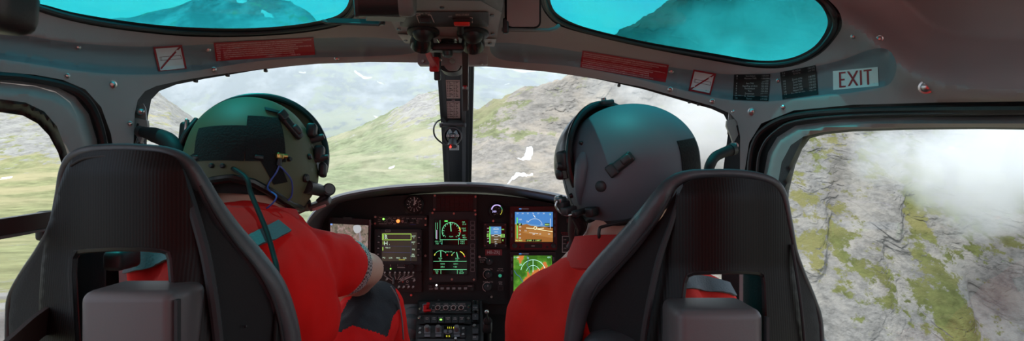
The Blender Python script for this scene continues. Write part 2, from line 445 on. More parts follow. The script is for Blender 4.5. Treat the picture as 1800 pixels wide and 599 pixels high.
# ================================================================== doors
def ddoor(off_): return lambda x, y: dshell(x, y)*1.0+off_
GDL = [(-225,640),(-225,190),(-60,192),(0,197),(40,203),(66,217),(86,238),(102,268),(112,300),(121,345),(128,400),(130,640)]
DFL = [(-228,640),(-228,128),(-60,131),(0,139),(60,144),(100,153),(132,170),(156,200),(170,245),(178,300),(184,640)]
DFLi = [(-227,640),(-227,168),(-60,169),(0,174),(45,180),(78,196),(100,222),(116,262),(128,310),(136,360),(139,640)]
def dd_l(x, y):                              # the frame bulges towards the cabin between two seals
    q = distpoly(DFL[1:], x, y); s = np.where(inside(DFL, x, y), q, -q)
    return dshell(x, y)+.03-.035*np.clip(s/22, 0, 1)+.03*np.clip((18-distpoly(GDL, x, y, True))/12, 0, 1)
def grow(p, k):
    cx = sum(q[0] for q in p)/len(p); cy = sum(q[1] for q in p)/len(p)
    return [(cx+(q[0]-cx)*k, cy+(q[1]-cy)*k) for q in p]
d1 = sheet('door_1', [(-232,650),(-232,108),(-60,112),(0,118),(60,123),(115,132),(158,150),(188,184),(205,235),(216,300),(222,650)], [[(x, min(y, 640)) for x, y in GDL]], dd_l, .03, [M_RUBBER, M_BEIGE, M_RUBBER], step=6, zones=[[(x, min(y, 645)) for x, y in DFL], [(x, min(y, 643)) for x, y in DFLi]], smooth=50)
tag(d1, kind='structure')
tag(sheet('window_5', [(-230,645)]+GDL[1:-1]+[(130,645)], [], lambda x, y: dshell(x, y)+.045, .004, [M_CLEAR], step=30), kind='structure')
# dark rail across the left door window
def rail(pts, r, name, parent, m): return MB().tube(pts, r, 12, smooth=5, flat=.55).build(name, m, parent)
tk = thing('door_rail', P(40,395,.86), 'dark brown rail across the left door window beside the left seat', 'rail')
pr = [P(-240,432,.73), P(-100,414,.80), P(0,399,.87), P(60,389,.93), P(110,381,1.0)]
MB().ribbon(pr, (0,0,1), .026, .012, None, 5).build('bar', mat('brown_plastic', (.035,.026,.024), .4), tk)
MB().ribbon([p+Vector((0,.008,-.0155)) for p in pr], (0,0,1), .004, .014, None, 5).build('bright_edge', M_GREY, tk)
MB().rbox(P(82,396,.965), (.02,.03,.05), .006).build('bracket', M_DARK, tk)

GDR = [(1388,640),(1384,380),(1387,335),(1398,290),(1410,262),(1424,243),(1450,236),(1500,231),(1600,228),(1720,227),(1800,228),(2040,232),(2040,640)]
DFR = [(1340,640),(1342,310),(1350,268),(1366,241),(1398,221),(1480,210),(1600,206),(1800,204),(2050,203),(2050,640)]
DFRi = [(1366,640),(1366,330),(1374,285),(1390,255),(1412,240),(1448,232),(1500,227),(1600,224.5),(1720,223.5),(1800,224.5),(2045,228),(2045,640)]
def dd_r(x, y):
    q = distpoly(DFR[1:], x, y); s = np.where(inside(DFR, x, y), q, -q)
    return dshell(x, y)+.03-.03*np.clip(s/9, 0, 1)+.03*np.clip((8-distpoly(GDR, x, y, True))/8, 0, 1)
d2 = sheet('door_2', [(1298,650),(1299,300),(1306,246),(1328,208),(1390,184),(1500,174),(1650,170),(1800,168),(2055,166),(2055,650)], [[(x, min(y, 640)) for x, y in GDR]], dd_r, .03, [M_RUBBER, M_BEIGE, M_RUBBER], step=6, zones=[[(x, min(y, 645)) for x, y in DFR], [(x, min(y, 643)) for x, y in DFRi]], smooth=50)
tag(d2, kind='structure')
MB().tube([P(x, y, float(dshell([x], [y])[0])+.004) for x, y in spl2([(1314,420),(1317,300),(1326,250),(1350,222),(1400,203),(1500,195),(1650,192),(1800,191),(2040,190)], 5)], .007, 8).build('door_seal', M_RUBBER, d2)
MB().tube([P(x, y, float(dshell([x], [y])[0])+.0) for x, y in spl2([(1330,420),(1331,300),(1340,258),(1362,232),(1400,213),(1500,203),(1650,199.5),(1800,198),(2040,197)], 5)], .0035, 8).build('door_seal', M_DARK, d2)
MB().tube([P(x, y, float(dshell([x], [y])[0])+.004) for x, y in spl2([(191,420),(188,300),(180,240),(164,192),(138,162),(100,147),(50,138),(0,133),(-220,124)], 5)], .007, 8).build('door_seal', M_RUBBER, d1)
tag(sheet('window_6', [(1386,645)]+GDR[1:-1]+[(2044,645)], [], lambda x, y: dshell(x, y)+.045, .004, [M_CLEAR], step=30), kind='structure')

# ================================================================== windshield
def dws(x, y):
    x = np.asarray(x, float); y = np.asarray(y, float)
    u = np.where(x < 900, .93/np.maximum((900-x)/1000, 1e-3), .82/np.maximum((x-900)/1000, 1e-3))
    fr = 1.60+np.clip(y-110, 0, 400)/210*.75
    return (u**-8.+fr**-8.)**(-1/8.)
WG = [(262,640),(258,250),(260,205),(266,174),(280,159),(310,148),(360,138),(450,123),(560,110),(650,105),(740,106),(800,109),(870,114),(960,124),(1050,138),(1130,156),(1200,177),(1250,191),(1272,201),(1280,216),(1279,240),(1271,300),(1266,640)]
wl = sheet('window_1', [p for p in [(225,640),(225,140),(400,105),(600,95),(800,98)]]+[(800,640)], [], dws, .005, [M_CLEAR], step=40); tag(wl, kind='structure')
wr = sheet('window_2', [(801,640),(801,98),(1000,108),(1200,150),(1310,185),(1310,640)], [], dws, .005, [M_CLEAR], step=40); tag(wr, kind='structure')
sheet('window_seal', [(222,645),(222,150),(250,135),(400,105),(600,98),(800,100),(800,112),(740,106.5),(650,105.5),(560,110.5),(450,123.5),(360,138.5),(310,148.5),(280,160),(266,175),(260,205),(258,250),(262,645)], [], lambda x, y: dshell(x, y)+.028, .03, [M_RUBBER], wl, step=10)
sheet('window_seal', [(1316,645),(1316,200),(1290,185),(1200,162),(1000,112),(800,100),(800,112),(870,116),(960,125),(1050,139),(1130,156.5),(1200,177),(1250,191),(1272,201),(1280,216),(1279,240),(1271,300),(1266,645)], [], lambda x, y: dshell(x, y)+.028, .03, [M_RUBBER], wr, step=10)
for i, x in enumerate((467,400,344,1088,1212,1228)):
    y = {467:124,400:132,344:142,1088:150,1212:179,1228:183}[x]
    MB().rbox(P(x, y, float(dshell([x], [y])[0])+.01), (.008,.01,.008), .002).build('clip', M_DARK, wl if x < 800 else wr)

# ---- hinge brackets and grab handles at the two front pillars
def bracket(px, s, lab):
    d = float(dshell([px-s*8], [215])[0])+.02
    t = thing('hinge_bracket', P(px, 215, d), lab, 'bracket')
    plate = [(px-s*12,186),(px+s*6,182),(px+s*10,190),(px+s*13,236),(px-s*8,240)]
    MB().prism(plate, d-.003, d).build('plate', mat('brushed_plate', (.28,.25,.24), .35, metal=.6), t)
    MB().prism([(px-s*9,207),(px+s*15,212),(px+s*16,222),(px+s*8,240),(px+s*4,252),(px-s*5,236)], d-.012, d-.004).build('clevis', mat('bright_plate', (.34,.32,.31), .4, metal=.4), t)
    MB().lathe([(.0085,0),(.0085,.004),(.006,.008),(.002,.010)], P(px+s*1, 196, d-.003), (0,-1,0), 16).build('bolt', M_STEEL, t)
    MB().rbox(P(px-s*8, 236, d-.01), (.007,.006,.05), .003, Matrix.Rotation(s*.25, 3, 'Y')).build('latch', M_BLACK, t)
    MB().prism([(px-s*3,250),(px+s*6,250),(px+s*8,262),(px-s*2,262)], d-.004, d).build('foot_plate', M_GREY, t)
bracket(247, 1, 'steel hinge bracket with bolt on the left windshield pillar')
bracket(1291, -1, 'steel hinge bracket with bolt on the right windshield pillar')
def handle(pts, r, lab, root):
    t = thing('grab_handle', root, lab, 'handle')
    MB().tube(pts, r, 14, smooth=8).build('grip', mat('handle_rubber', (.018,.017,.019), .65, spec=.3), t)
    MB().tube([pts[0], pts[0]+(pts[0]-pts[1]).normalized()*.012], r[0]*1.15, 14).build('collar', M_DARK, t)
handle([P(252,232,1.16), P(268,236,1.15), P(288,243,1.13), P(303,254,1.11), P(312,275,1.1), P(316,330,1.1)], [.010,.0155,.0165,.015,.013], 'black rubber grab handle behind the left seat top at the pillar', P(252,232,1.16))
handle([P(1283,264,1.30), P(1272,268,1.29), P(1258,275,1.28), P(1250,286,1.27), P(1246,302,1.27), P(1245,350,1.27)], [.0125,.0115,.0115,.0115,.011], 'dark grey curved grab handle above the right seat at the pillar', P(1283,264,1.30))

# ================================================================== centre post of the windshield
def dpost(y): return 1.575+(y-105)/215*.72
def loft(rows, dfun, d_in, m, name, parent):   # rows (y, x0, x1): a straight post with depth
    mb = MB(); ys = np.linspace(rows[0][0], rows[-1][0], 49); ry = [r[0] for r in rows]
    rows = [(float(y), float(np.interp(y, ry, [r[1] for r in rows])), float(np.interp(y, ry, [r[2] for r in rows]))) for y in ys]
    vs = []; fs = []
    for y, a, b_ in rows:
        d = float(dfun(y)); l, r = P(a, y, d-d_in), P(b_, y, d-d_in)
        vs += [l, r, Vector((r.x, d+.03, r.z)), Vector((l.x, d+.03, l.z))]
    for k in range(len(rows)-1):
        for q in range(4): fs.append((k*4+q, k*4+(q+1) % 4, k*4+4+(q+1) % 4, k*4+4+q))
    n_ = len(vs); fs += [(3,2,1,0), (n_-4, n_-3, n_-2, n_-1)]
    mb.add(vs, fs)
    return mb.build(name, m, parent, 60)
post = loft([(92,766,833),(230,776,830),(336,781.5,827.5)], dpost, 0, M_RUBBER, 'trim_1', None); tag(post, kind='structure')
loft([(92,773,827),(230,782.5,824.5),(336,787,823)], dpost, .014, mat('post_paint', (.024,.024,.027), .42, bump=.1), 'post_cover', post)
loft([(92,809,819),(230,812,818.5),(336,812.5,818)], dpost, .024, mat('post_rib', (.1,.1,.105), .4), 'post_rib', post)
loft([(92,776,779),(230,785,787.5),(336,789,791)], dpost, .020, M_DARK, 'post_rib', post)
# mounting yoke at the head of the post
yk = thing('post_yoke', P(795,108,1.47), 'painted mounting plate with a red-bounce tint with screws above the windshield post', 'mounting plate')
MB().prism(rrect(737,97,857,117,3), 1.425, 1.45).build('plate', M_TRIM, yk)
MB().prism(spl2([(772,112),(776,122),(783,131),(797,134),(811,131),(816,122),(818,112)],4), 1.44, 1.5).build('yoke', M_DARK, yk)
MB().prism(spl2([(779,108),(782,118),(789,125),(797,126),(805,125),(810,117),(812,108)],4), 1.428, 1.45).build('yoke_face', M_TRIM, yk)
for sx, sy, r in ((795,108,4.5),(744,108,2.5),(847,112,2.5)):
    MB().pcyl(sx, sy, r, 1.425, .006).build('screw', M_STEEL, yk)
for y0, y1, n, lab in ((140.5,173,10,'upper printed checklist card on the windshield post'), (178,208,9,'lower printed checklist card on the windshield post')):
    dd = lambda x, y: dpost(np.asarray(y, float))-.0145
    pa = Patch((783.5+(y0-140)*.02,y0),(808.5,y0),(809,y1),(784.5+(y1-140)*.02,y1), dd)
    t = thing('checklist_card', pa(.5,.5), lab, 'card')
    pa.slab(MB(), 0,0,1,1, -.002,.001).build('card', mat('card_pink', (.50,.36,.35), .6), t)
    mb = MB()
    for k in range(n):
        v = .13+.84*k/n
        for a, b_ in ((.06,.14),(.2,.30+.1*((k*7)%3)),(.55,.63),(.68,.86-.05*((k*5)%3))): pa.bar(mb, a, v, b_, v, 0, .018, .0016, 2)
    pa.bar(mb, .03,.07,.97,.07,0,.012,.0016,2); pa.bar(mb,.5,.05,.5,.96,.008,0,.0016,2)
    mb.build('printing', mat('card_ink', (.06,.03,.03), .7), t)
MB().pcyl(797, 176, 3.2, dpost(176)-.0145, .004).build('card_screw', M_DSTEEL, post)
# compass
c0 = dpost(214)-.03
cp = thing('compass', P(796,243,c0), 'black liquid compass hanging on the windshield post', 'compass')
MB().rbox(P(796,219,c0), (.088,.03,.012), .003).build('bracket', M_DARK, cp)
for sx in (-1, 1):
    MB().rbox(P(796+sx*21,220,c0-.014), (.008,.012,.016), .003).build('bracket_lug', M_DARK, cp)
MB().ell(P(796,239,c0), (.027,.027,.034)).build('bowl', mat('compass_bowl', (.02,.02,.024), .12, coat=.6), cp)
MB().pring(796, 239, 13.5, 16, c0-.006, .012).build('bezel', M_DARK, cp)
MB().prect(785,236,807,241, c0-.0272,c0-.024).build('dial_window', mat('dial_grey', (.1,.1,.1), .4), cp)
MB().ptext('18  24  30', 796, 238.5, 4, c0-.0275).build('dial_numbers', M_LETTER, cp)
MB().cyl(P(796,246,c0-.014), P(795,257,c0-.024), .014, .0155, 20).build('corrector', M_BLACK, cp)
MB().ell(P(791.5,258,c0-.03), (.004,.004,.004)).build('lamp', glow('lamp_red', (1,.03,.02), 2.5), cp)
wq = MB().tube([P(776,210,dpost(210)-.01), P(768,214,dpost(214)-.04), P(762.5,225,c0-.05), P(765,240,c0-.05), P(778,252,c0-.045), P(792,258,c0-.028)], .0028, 8, smooth=8).build('compass_lamp_cable', M_BLACK, None, loc=P(764,230,c0-.05))
tag(wq, 'thin black lamp cable looping from the post to the compass', 'cable')
cc = Patch((790,255),(807,255),(807,264),(790,264), lambda x, y: dpost(np.asarray(y, float))-.0145)
t = thing('correction_card', cc(.5,.5), 'small white correction card below the compass', 'card')
cc.slab(MB(),0,0,1,1,-.001,.001).build('card', M_PAPER, t)
mb = MB()
for k in range(4): cc.bar(mb,.1,.2+.2*k,.9,.2+.2*k,0,.03,.0016,2)
mb.build('printing', mat('card_ink', (.06,.03,.03), .7), t)

# ================================================================== stickers on the lining
def sticker(name, corners, lab, cat, bg, group=None):
    pa = Patch(*corners, dshell); t = thing(name, pa(.5,.5), lab, cat, group)
    pa.slab(MB(),0,0,1,1,-.004,.0022,22,6).build('backing', bg, t); return pa, t
TXT = ["LES MARQUES ET PLAQUETTES INDICATRICES INSTALLEES SUR CET HELICOPTERE CONTIENNENT LES LIMITATIONS D'UTILISATION",
 "QUI DOIVENT ETRE RESPECTEES LORS DE L'UTILISATION DE CE DERNIER. LES AUTRES LIMITATIONS D'UTILISATION",
 "QUI DOIVENT ETRE RESPECTEES LORS DE L'UTILISATION DE CE DERNIER SONT CONTENUES DANS LE MANUEL",
 "DE VOL DU DERNIER. LA SECTION LIMITATIONS DE NAVIGABILITE DU MANUEL D'ENTRETIEN DE DERNIER DOIT ETRE RESPECTEE.",
 "THE MARKINGS AND PLACARDS INSTALLED ON THIS HELICOPTER CONTAIN OPERATING LIMITATIONS WHICH MUST",
 "BE COMPLIED WITH WHEN OPERATING THIS ROTORCRAFT. OTHER OPERATING LIMITATIONS WHICH MUST BE",
 "COMPLIED WITH WHEN OPERATING THIS ROTORCRAFT ARE CONTAINED IN THE ROTORCRAFT FLIGHT MANUAL.",
 "THE AIRWORTHINESS LIMITATIONS SECTION OF THE ROTORCRAFT MAINTENANCE MANUAL MUST BE COMPLIED WITH."]
for corners, lab in ((((375.5,75.5),(551,66),(554,96),(380,107.5)), 'long red placard of small text left of the overhead console'),
                     (((1024,89),(1176,114),(1170,144.5),(1020,118)), 'long red placard of small text right of the overhead console')):
    pa, t = sticker('warning_placard', corners, lab, 'placard', M_PLAC)
    mb = MB()
    for k, s_ in enumerate(TXT):
        v = .085+k*.115; w = .965*len(s_)/112
        mb.mtext(s_, pa, .018, v, .018+w, v+.068, .0029)
    mb.build('lettering', M_PLTXT, t)
M_SMRED = mat('sign_red', (.30,.008,.016), .5)
for corners, lab in ((((269,82.5),(320,79),(328.5,120.5),(279,125.5)), 'no smoking sign beside the red placard on the left'),
                     (((1219,122),(1259,129),(1249,167),(1210,159)), 'no smoking sign beside the red placard on the right')):
    pa, t = sticker('no_smoking_sign', corners, lab, 'sign', M_PAPER)
    mb = MB()
    pa.bar(mb,0,.04,1,.04,0,.04,.0029); pa.bar(mb,0,.96,1,.96,0,.04,.0029); pa.bar(mb,.035,0,.035,1,.035,0,.0029); pa.bar(mb,.965,0,.965,1,.035,0,.0029)
    mb.build('red_border', M_SMRED, t)
    mb = MB(); n = 8; vs = [];
    pa.bar(mb, .06,.94,.94,.06, .022,.022,.0031); mb.build('diagonal_bar', M_SMRED, t)
    mb = MB(); pa.bar(mb,.15,.43,.88,.43,0,.009,.0028); pa.bar(mb,.15,.57,.88,.57,0,.009,.0028); pa.bar(mb,.15,.42,.15,.58,.007,0,.0028); pa.bar(mb,.88,.42,.88,.58,.007,0,.0028); pa.bar(mb,.2,.42,.2,.58,.006,0,.0028)
    mb.build('cigarette_outline', mat('outline_brown', (.16,.07,.07), .6), t)
L1 = [('1','Interlaken','120.030'),('2','Meiringen TWR','130.150'),('3','Bern ATIS','125.130'),('4','Bern TWR','121.025'),('5','Segelflug LS-R52','123.400'),('6','Reichenbach','127.755'),('7','Thun','123.255'),('8','Zweisimmen','121.230'),('9','St. Stephan','120.005'),('10','Saanen','119.430')]
L2 = [('11','MIL RADAR','134.275'),('12','ZH DELTA','119.225'),('13','GE DELTA','119.175'),('14','Zurich ATIS','128.525'),('15','Zurich TWR','118.100'),('16','Emmen TWR','120.425'),('17','Buochs TWR','119.625'),('18','Alpnach TWR','128.475'),('19','Bex Alp Em Info','134.130'),('20','Emergency','121.500')]
for corners, L_, lab in ((((1290.5,131),(1353.5,130),(1350.5,177.5),(1288,175)), L1, 'black radio frequency list next to the no smoking sign'),
                     (((1371,127),(1433.5,114.5),(1437.5,166),(1375.5,174.5)), L2, 'black radio frequency list next to the EXIT sign')):
    pa, t = sticker('frequency_list', corners, lab, 'list', mat('list_black', (.006,.006,.007), .5))
    mb = MB()
    for k, (a, b_, c_) in enumerate(L_):
        v = .03+k*.097; h = .062
        mb.mtext(a, pa, .07,v,.07+.03*len(a),v+h,.0029)
        w = .026*len(b_); mb.mtext(b_, pa, .46-w/2,v,.46+w/2,v+h,.0029); mb.mtext(c_, pa, .78,v,.97,v+h,.0029)
    mb.build('lettering', mat('list_text', (.42,.46,.47), .6), t)
pa, t = sticker('exit_sign', ((1464,125),(1543,117.5),(1544.5,151),(1464.5,158)), 'pale EXIT sign with red letters near the right door', 'sign', mat('exit_bg', (.72,.83,.8), .5))
mb = MB()
for ch, a, b_ in (('E',.135,.28),('X',.33,.61),('I',.60,.645),('T',.67,.86)):
    if ch == 'E':
        for v in (.13,.5,.87): pa.bar(mb, a, v, b_-(.02 if v == .5 else 0), v, 0, .045, .0029)
        pa.bar(mb, a+.02,.09,a+.02,.91,.022,0,.0029)
    if ch == 'X':
        pa.bar(mb, .335,.09,.54,.91,.025,0,.0029); pa.bar(mb,.54,.09,.335,.91,.025,0,.0029)
    if ch == 'I': pa.bar(mb,.615,.09,.615,.91,.022,0,.0029)
    if ch == 'T':
        pa.bar(mb,.68,.13,.86,.13,0,.045,.0029); pa.bar(mb,.77,.09,.77,.91,.022,0,.0029)
mb.build('lettering', mat('exit_red', (.28,.006,.02), .5), t)
# ================================================================== instrument panel and hood
D = 1.9
ARC = spl2([(536,430),(540,404),(552,384),(575,366),(605,355),(660,346),(730,341.5),(800,340),(870,342.5),(930,349),(985,360),(1030,378),(1055,402),(1062,430)], 4)
pan = thing('instrument_panel', (X(800,D), D, .8), 'wide black arched instrument panel under the windshield', 'instrument panel')
MB().prism([(536,528)]+ARC+[(1062,528)], D, D+.05).build('panel_face', M_PANEL, pan)
LIP = spl2([(527,470),(529,425),(535,398),(548,374),(572,352),(606,338),(680,326),(760,320.5),(800,319.5),(870,322),(940,332),(1000,345),(1048,366),(1070,400),(1076,470)], 5)
INN = [ (x+(800-x)*.012, y+9) for x, y in LIP]
n = len(LIP); vs = []; fs = []
rings = []
for (x, y), (xi, yi) in zip(LIP, INN):
    r = [P(xi, yi+3, D+.02).lerp(P(xi, yi, 1.74), 0.)]
    k = D
    q = P(x+(800-x)*.03, y+13, 1.74); r[0] = Vector((P(x+(800-x)*.0, y+18, D).x, D+.01, P(x, y+17, D).z))
    r.append(P(xi, yi, 1.735)); r.append(P(x, y+7.5, 1.716)); r.append(P(x, y+4, 1.715)); r.append(P(x, y+1, 1.724)); r.append(P(x, y, 1.74))
    t = P(x, y, 1.735); r.append(Vector((t.x*1.0-.004*0, 1.80, t.z-.004))); r.append(Vector((t.x, 2.30, t.z-.05)))
    r.append(Vector((t.x, 2.30, t.z-.09))); 
    rings.append(r)
m_ = len(rings[0])
for r in rings: vs += r
for i in range(n-1):
    for j in range(m_):
        j2 = (j+1) % m_; fs.append((i*m_+j, i*m_+j2, (i+1)*m_+j2, (i+1)*m_+j))
fs += [tuple(range(m_)), tuple((n-1)*m_+j for j in range(m_))[::-1]]
MB().add(vs, fs).build('hood', mat('hood_vinyl', (.085,.087,.095), .42, bump=.12, bscale=350), pan, 60)
MB().prism([(536,528),(1062,528),(1050,548),(545,548)], D+.02, D+.05).build('lower_edge', M_BLACK, pan)
for sx, sy in ((654.5,393),(771,528.5-.5),(723,518),(864,521),(748,449),(843,451),(586,346.5),(691,332.5),(912,335),(733,345)):
    MB().pcyl(sx, sy, 2.1, D, .004, 12).build('panel_screw', M_STEEL, pan)
# lettering printed straight on the panel face, right of the engine display
LP = mb = MB()
for tx, x, y, h in (('BRIGHT',848.5,452.5,2.4),('NIGHT',848,456.5,2.4),('DAY',847.5,460.5,2.4),('INST. LTG',858,472.5,2.4),('INSTR. LTG',858,495,2.4),('ADVN',879.5,472,2.2),('IN CALL',879.5,475.3,2.2),('STBY',880,495.5,2.2),('BRG',880,498.6,2.2)): mb.ptext(tx, x, y, h, D)
for x, y, a0, a1 in ((857.5,482,60,250),(856.5,504,60,250)): mb.pring(x, y, 7.6, 8.6, D, .0006, 20, a0, a1)
mb.pline(851,452,857,455,.7,D); mb.pline(850,456.3,853,457.3,.7,D)
mb.build('panel_lettering', M_LETTER, pan)
def knob(x, y, r, lab, cat='knob', d=D, m=None, h=.016):
    t = thing('rotary_knob', P(x, y, d), lab, cat, None)
    MB().lathe([(r*d/1000*1.1, 0), (r*d/1000*1.1, .003), (r*d/1000*.9, .005), (r*d/1000*.85, h*.9), (r*d/1000*.7, h)], P(x,y,d), (0,-1,0), 24).build('cap', m or M_DARK, t)
    MB().pline(x, y-r*.6, x, y-r*.1, .8, d-h, .0006).build('pointer', M_LETTER, t); return t
knob(860.5,459.5,6,'upper black rotary knob under the red registration plate')
knob(858.5,482,6.2,'middle black rotary knob with a curved white scale')
knob(857.5,504,6.2,'lower black rotary knob with a curved white scale')
t = thing('indicator_lamp', P(879,484,D), 'small round green lamp right of the middle knob', 'lamp')
MB().pring(879,484,3,4,D,.004).build('bezel', M_DARK, t); MB().pcyl(879,484,3,D,.003).build('lens', mat('green_lens', (.05,.3,.2), .3, emit=(.05,.5,.3), estr=.25), t)
t = thing('push_button', P(880,505.5,D), 'square black push button right of the lowest knob', 'button')
MB().prect(875,501,885,510,D-.003,D,1).build('bezel', M_DARK, t); MB().prect(877,502.8,883,508.2,D-.006,D-.002,.6).build('key', M_BLACK, t)
# registration plate
t = thing('registration_plate', P(867,443,D), 'red HB-ZRJ registration plate below the small attitude display', 'plate')
MB().prect(853,438,882.5,448.5,D-.0015,D,.5).build('plate', mat('reg_red', (.30,.035,.045), .45), t)
MB().ptext('HB-ZRJ',867.5,443,5.6,D-.002,wpx=22).build('lettering', mat('reg_text', (.8,.62,.62), .5), t)
# clock
t = thing('clock', P(728,359,D), 'round black analogue clock at the upper left of the panel', 'clock')
MB().lathe([(.033,0),(.033,.006),(.028,.010),(.0265,.010),(.026,.006)], P(728,359,D), (0,-1,0), 32).build('case', M_BLACK, t)
MB().pcyl(728,359,13.4,D,.0065,32).build('dial', mat('dial_black', (.006,.006,.006), .5), t)
mb = MB()
for k in range(12):
    a = math.radians(30*k); s_, c_ = math.sin(a), -math.cos(a)
    mb.pline(728+s_*10.6, 359+c_*10.6, 728+s_*12.7, 359+c_*12.7, 1.3, D-.0068)
    if k % 1 == 0: mb.ptext(str(k or 12), 728+s_*8.2, 359+c_*8.2, 2.8, D-.0068)
mb.build('numbers', mat('dial_white', (.75,.74,.72), .5), t)
mb = MB(); mb.pline(728,359,729,347.5,1.3,D-.0075); mb.pline(728,359,732,351.5,1.8,D-.0075); mb.pline(728,359,731.5,357,1,D-.0078); mb.pcyl(728,359,1.6,D-.006,.003); mb.build('hands', mat('dial_white', (.75,.74,.72), .5), t)
for sx in (716,740): MB().pcyl(sx,372,3,D,.006,14).build('lug', M_DARK, t)
# row of blank warning tiles
t = thing('annunciator_panel', P(800,356,D), 'dark grid of unlit warning tiles at the top of the panel', 'warning panel')
MB().prect(761.5,341,838,372,D-.006,D,1).build('frame', M_DARK, t)
mb = MB()
for r in range(4):
    for c in range(8): mb.prect(767+c*8.2, 343.2+r*7, 774.4+c*8.2, 349.4+r*7, D-.0085, D-.005, .5)
mb.build('warning_tile', mat('tile_black', (.007,.007,.008), .3), t)
for sx, sy in ((764.5,343.5),(836,345.5),(763.5,368),(835,370)): MB().pcyl(sx,sy,2,D-.006,.003,12).build('screw', mat('copper_screw', (.6,.38,.33), .35, metal=.8), t)
# engine display, two screens
G = glow('screen_green', (.22,.85,.42), .42); GD_ = glow('screen_dim_green', (.1,.5,.25), .35); YL = glow('screen_yellow', (.85,.8,.1), .5); RDL = glow('screen_red', (.9,.05,.05), .6); CY = glow('screen_cyan', (.1,.7,.7), .5); MG = glow('screen_mauve', (.55,.38,.6), .45); WH = glow('screen_white', (.8,.85,.85), .55)
SCR = mat('screen_black', (.004,.006,.005), .12)
t = thing('engine_display', P(797,431,D), 'tall engine display with two green screens at the centre of the panel', 'display')
MB().prect(756,371,838,493,D-.022,D,2).build('case', mat('display_case', (.026,.024,.027), .5), t)
dz = D-.022
for x0,y0,x1,y1 in ((762,385.5,823,431),(760,438,822,482.5)): MB().prectline(x0,y0,x1,y1,1.6,dz,.002).build('screen_bezel', M_BLACK, t)
def scr(x0,y0,x1,y1,d,par,m=SCR): return MB().prect(x0,y0,x1,y1,d-.001,d,0).build('screen', m, par)
s1 = scr(763,386.5,822,430,dz,t); s2 = scr(761,439,821,481.5,dz,t); q = dz-.0012
mb = MB(); mb.pring(793,406.5,15.3,16.3,q,.0003,40,-35,215)
for k in range(14):
    a = math.radians(-30+240*k/13); mb.pline(793+math.cos(a)*13,406.5-math.sin(a)*13,793+math.cos(a)*15.5,406.5-math.sin(a)*15.5,.8,q,.0003)
mb.pline(793,406.5,791.5,390,1.6,q,.0004); mb.pline(773.5,387,773.5,421,.7,q,.0003); mb.pline(773.5,421,821,421,.8,q,.0003); mb.pline(777,421,777,429.5,.7,q,.0003); mb.pline(806,421,806,429.5,.7,q,.0003); mb.pline(766,391,766,419,.7,q,.0003); mb.pline(769,391,769,403,.7,q,.0003)
for k, (tx, x, y) in enumerate((('10',793,394.5),('8',783,397),('6',780.5,405),('9',803.5,397),('0',783,415.5),('12',802.5,415.5),('PLIM',793,415.5),('21.4',816,393.8),('560',816.5,405),('98.0',816.5,417.5),('NR',815,390),('TOT',815,401.5),('NG',815,413.5),('750',768.5,428),('OIL LT',770,424),('OAT',813,424),('+10.1',812.5,427.5))): mb.ptext(tx, x, y, 2.6 if k > 6 else 2.3, q, .0004)
mb.build('gauge_lines', G, s1)
mb = MB(); mb.prect(781.5,387.3,787,389.7,q-.0003,q); mb.build('mode_flag', glow('flag_green', (.1,.95,.15), .6), s1)
mb = MB(); mb.prect(766.8,404,768.6,420,q-.0003,q); mb.build('level_bar', MG, s1)
mb = MB(); mb.pring(793,406.5,15,17,q,.0004,6,-3,8); mb.build('red_mark', RDL, s1)
mb = MB(); mb.pring(793,406.5,15,17,q,.0004,6,9,26); mb.build('yellow_mark', YL, s1)
mb = MB(); mb.ptext('88',807,419,2.4,q,.0004); mb.ptext('°C',776,428,2.2,q,.0004); mb.build('cyan_digits', CY, s1)
mb = MB(); mb.pring(775,452,11.3,12.2,q,.0003,24,40,140); mb.pring(805,453,11.3,12.2,q,.0003,24,120,150)
mb.pline(775,452,774.8,441,1.5,q,.0004); mb.pline(805,453,802.5,443,1.5,q,.0004); mb.pline(762,459,820.5,459,.8,q,.0003); mb.pline(762,473.5,820.5,473.5,.8,q,.0003); mb.pline(775,473.5,775,481,.7,q,.0003); mb.pline(804,473.5,804,481,.7,q,.0003)
for tx, x, y, h in (('ENG OIL',789.5,442,2.2),('TEMP',774,454,2),('50',774,457,2.4),('PRESS',804,454,2),('5.2',803,457,2.4),('GENE',778,463.5,2.2),('28.6',778,468.5,2.9),('GEN I',801,463.5,2.2),('+20',800,468.5,2.9),('FUEL',768,476,2),('93',768,479.5,2.8),('END',811,476,2),('0h47',811.5,479.5,2.8)): mb.ptext(tx, x, y, h, q, .0004)
mb.build('gauge_lines', G, s2)
mb = MB(); mb.pring(805,453,11,12.6,q,.0004,16,20,72); mb.pring(775,452,11,12.6,q,.0004,8,145,165); mb.pring(805,453,11,12.6,q,.0004,6,150,160); mb.build('yellow_arc', YL, s2)
mb = MB(); mb.pring(775,452,11,12.8,q,.0004,4,15,26); mb.pring(805,453,11,12.8,q,.0004,4,8,18); mb.build('red_mark', RDL, s2)
for y0, y1, o_ in ((388,395.5,'c'),(396.5,404,'o'),(405,413,'s'),(414,421,'o'),(428,434.5,'t'),(435,443,'o'),(444,452,'o'),(453,460,'s'),(461,469,'o'),(470,477,'h')):
    MB().prect(827,y0,834.5,y1,dz-.003,dz,.6).build('key', M_BLACK, t)
mb = MB()
for y0, y1 in ((388,395.5),(396.5,404),(405,413),(414,421),(428,436),(437,445),(446,453),(454,461),(462,469),(470,477)): mb.prectline(827.4,y0+.4,834.1,y1-.4,.7,dz-.003,.0005)
mb.build('key_outlines', mat('key_outline', (.30,.24,.25), .6), t)
for sx, sy in ((760.5,374),(798,375),(836,376.5),(757,489.5),(794.5,490.5),(833,491)): MB().pcyl(sx,sy,2,dz,.003,12).build('screw', mat('copper_screw', (.6,.38,.33), .35, metal=.8), t)
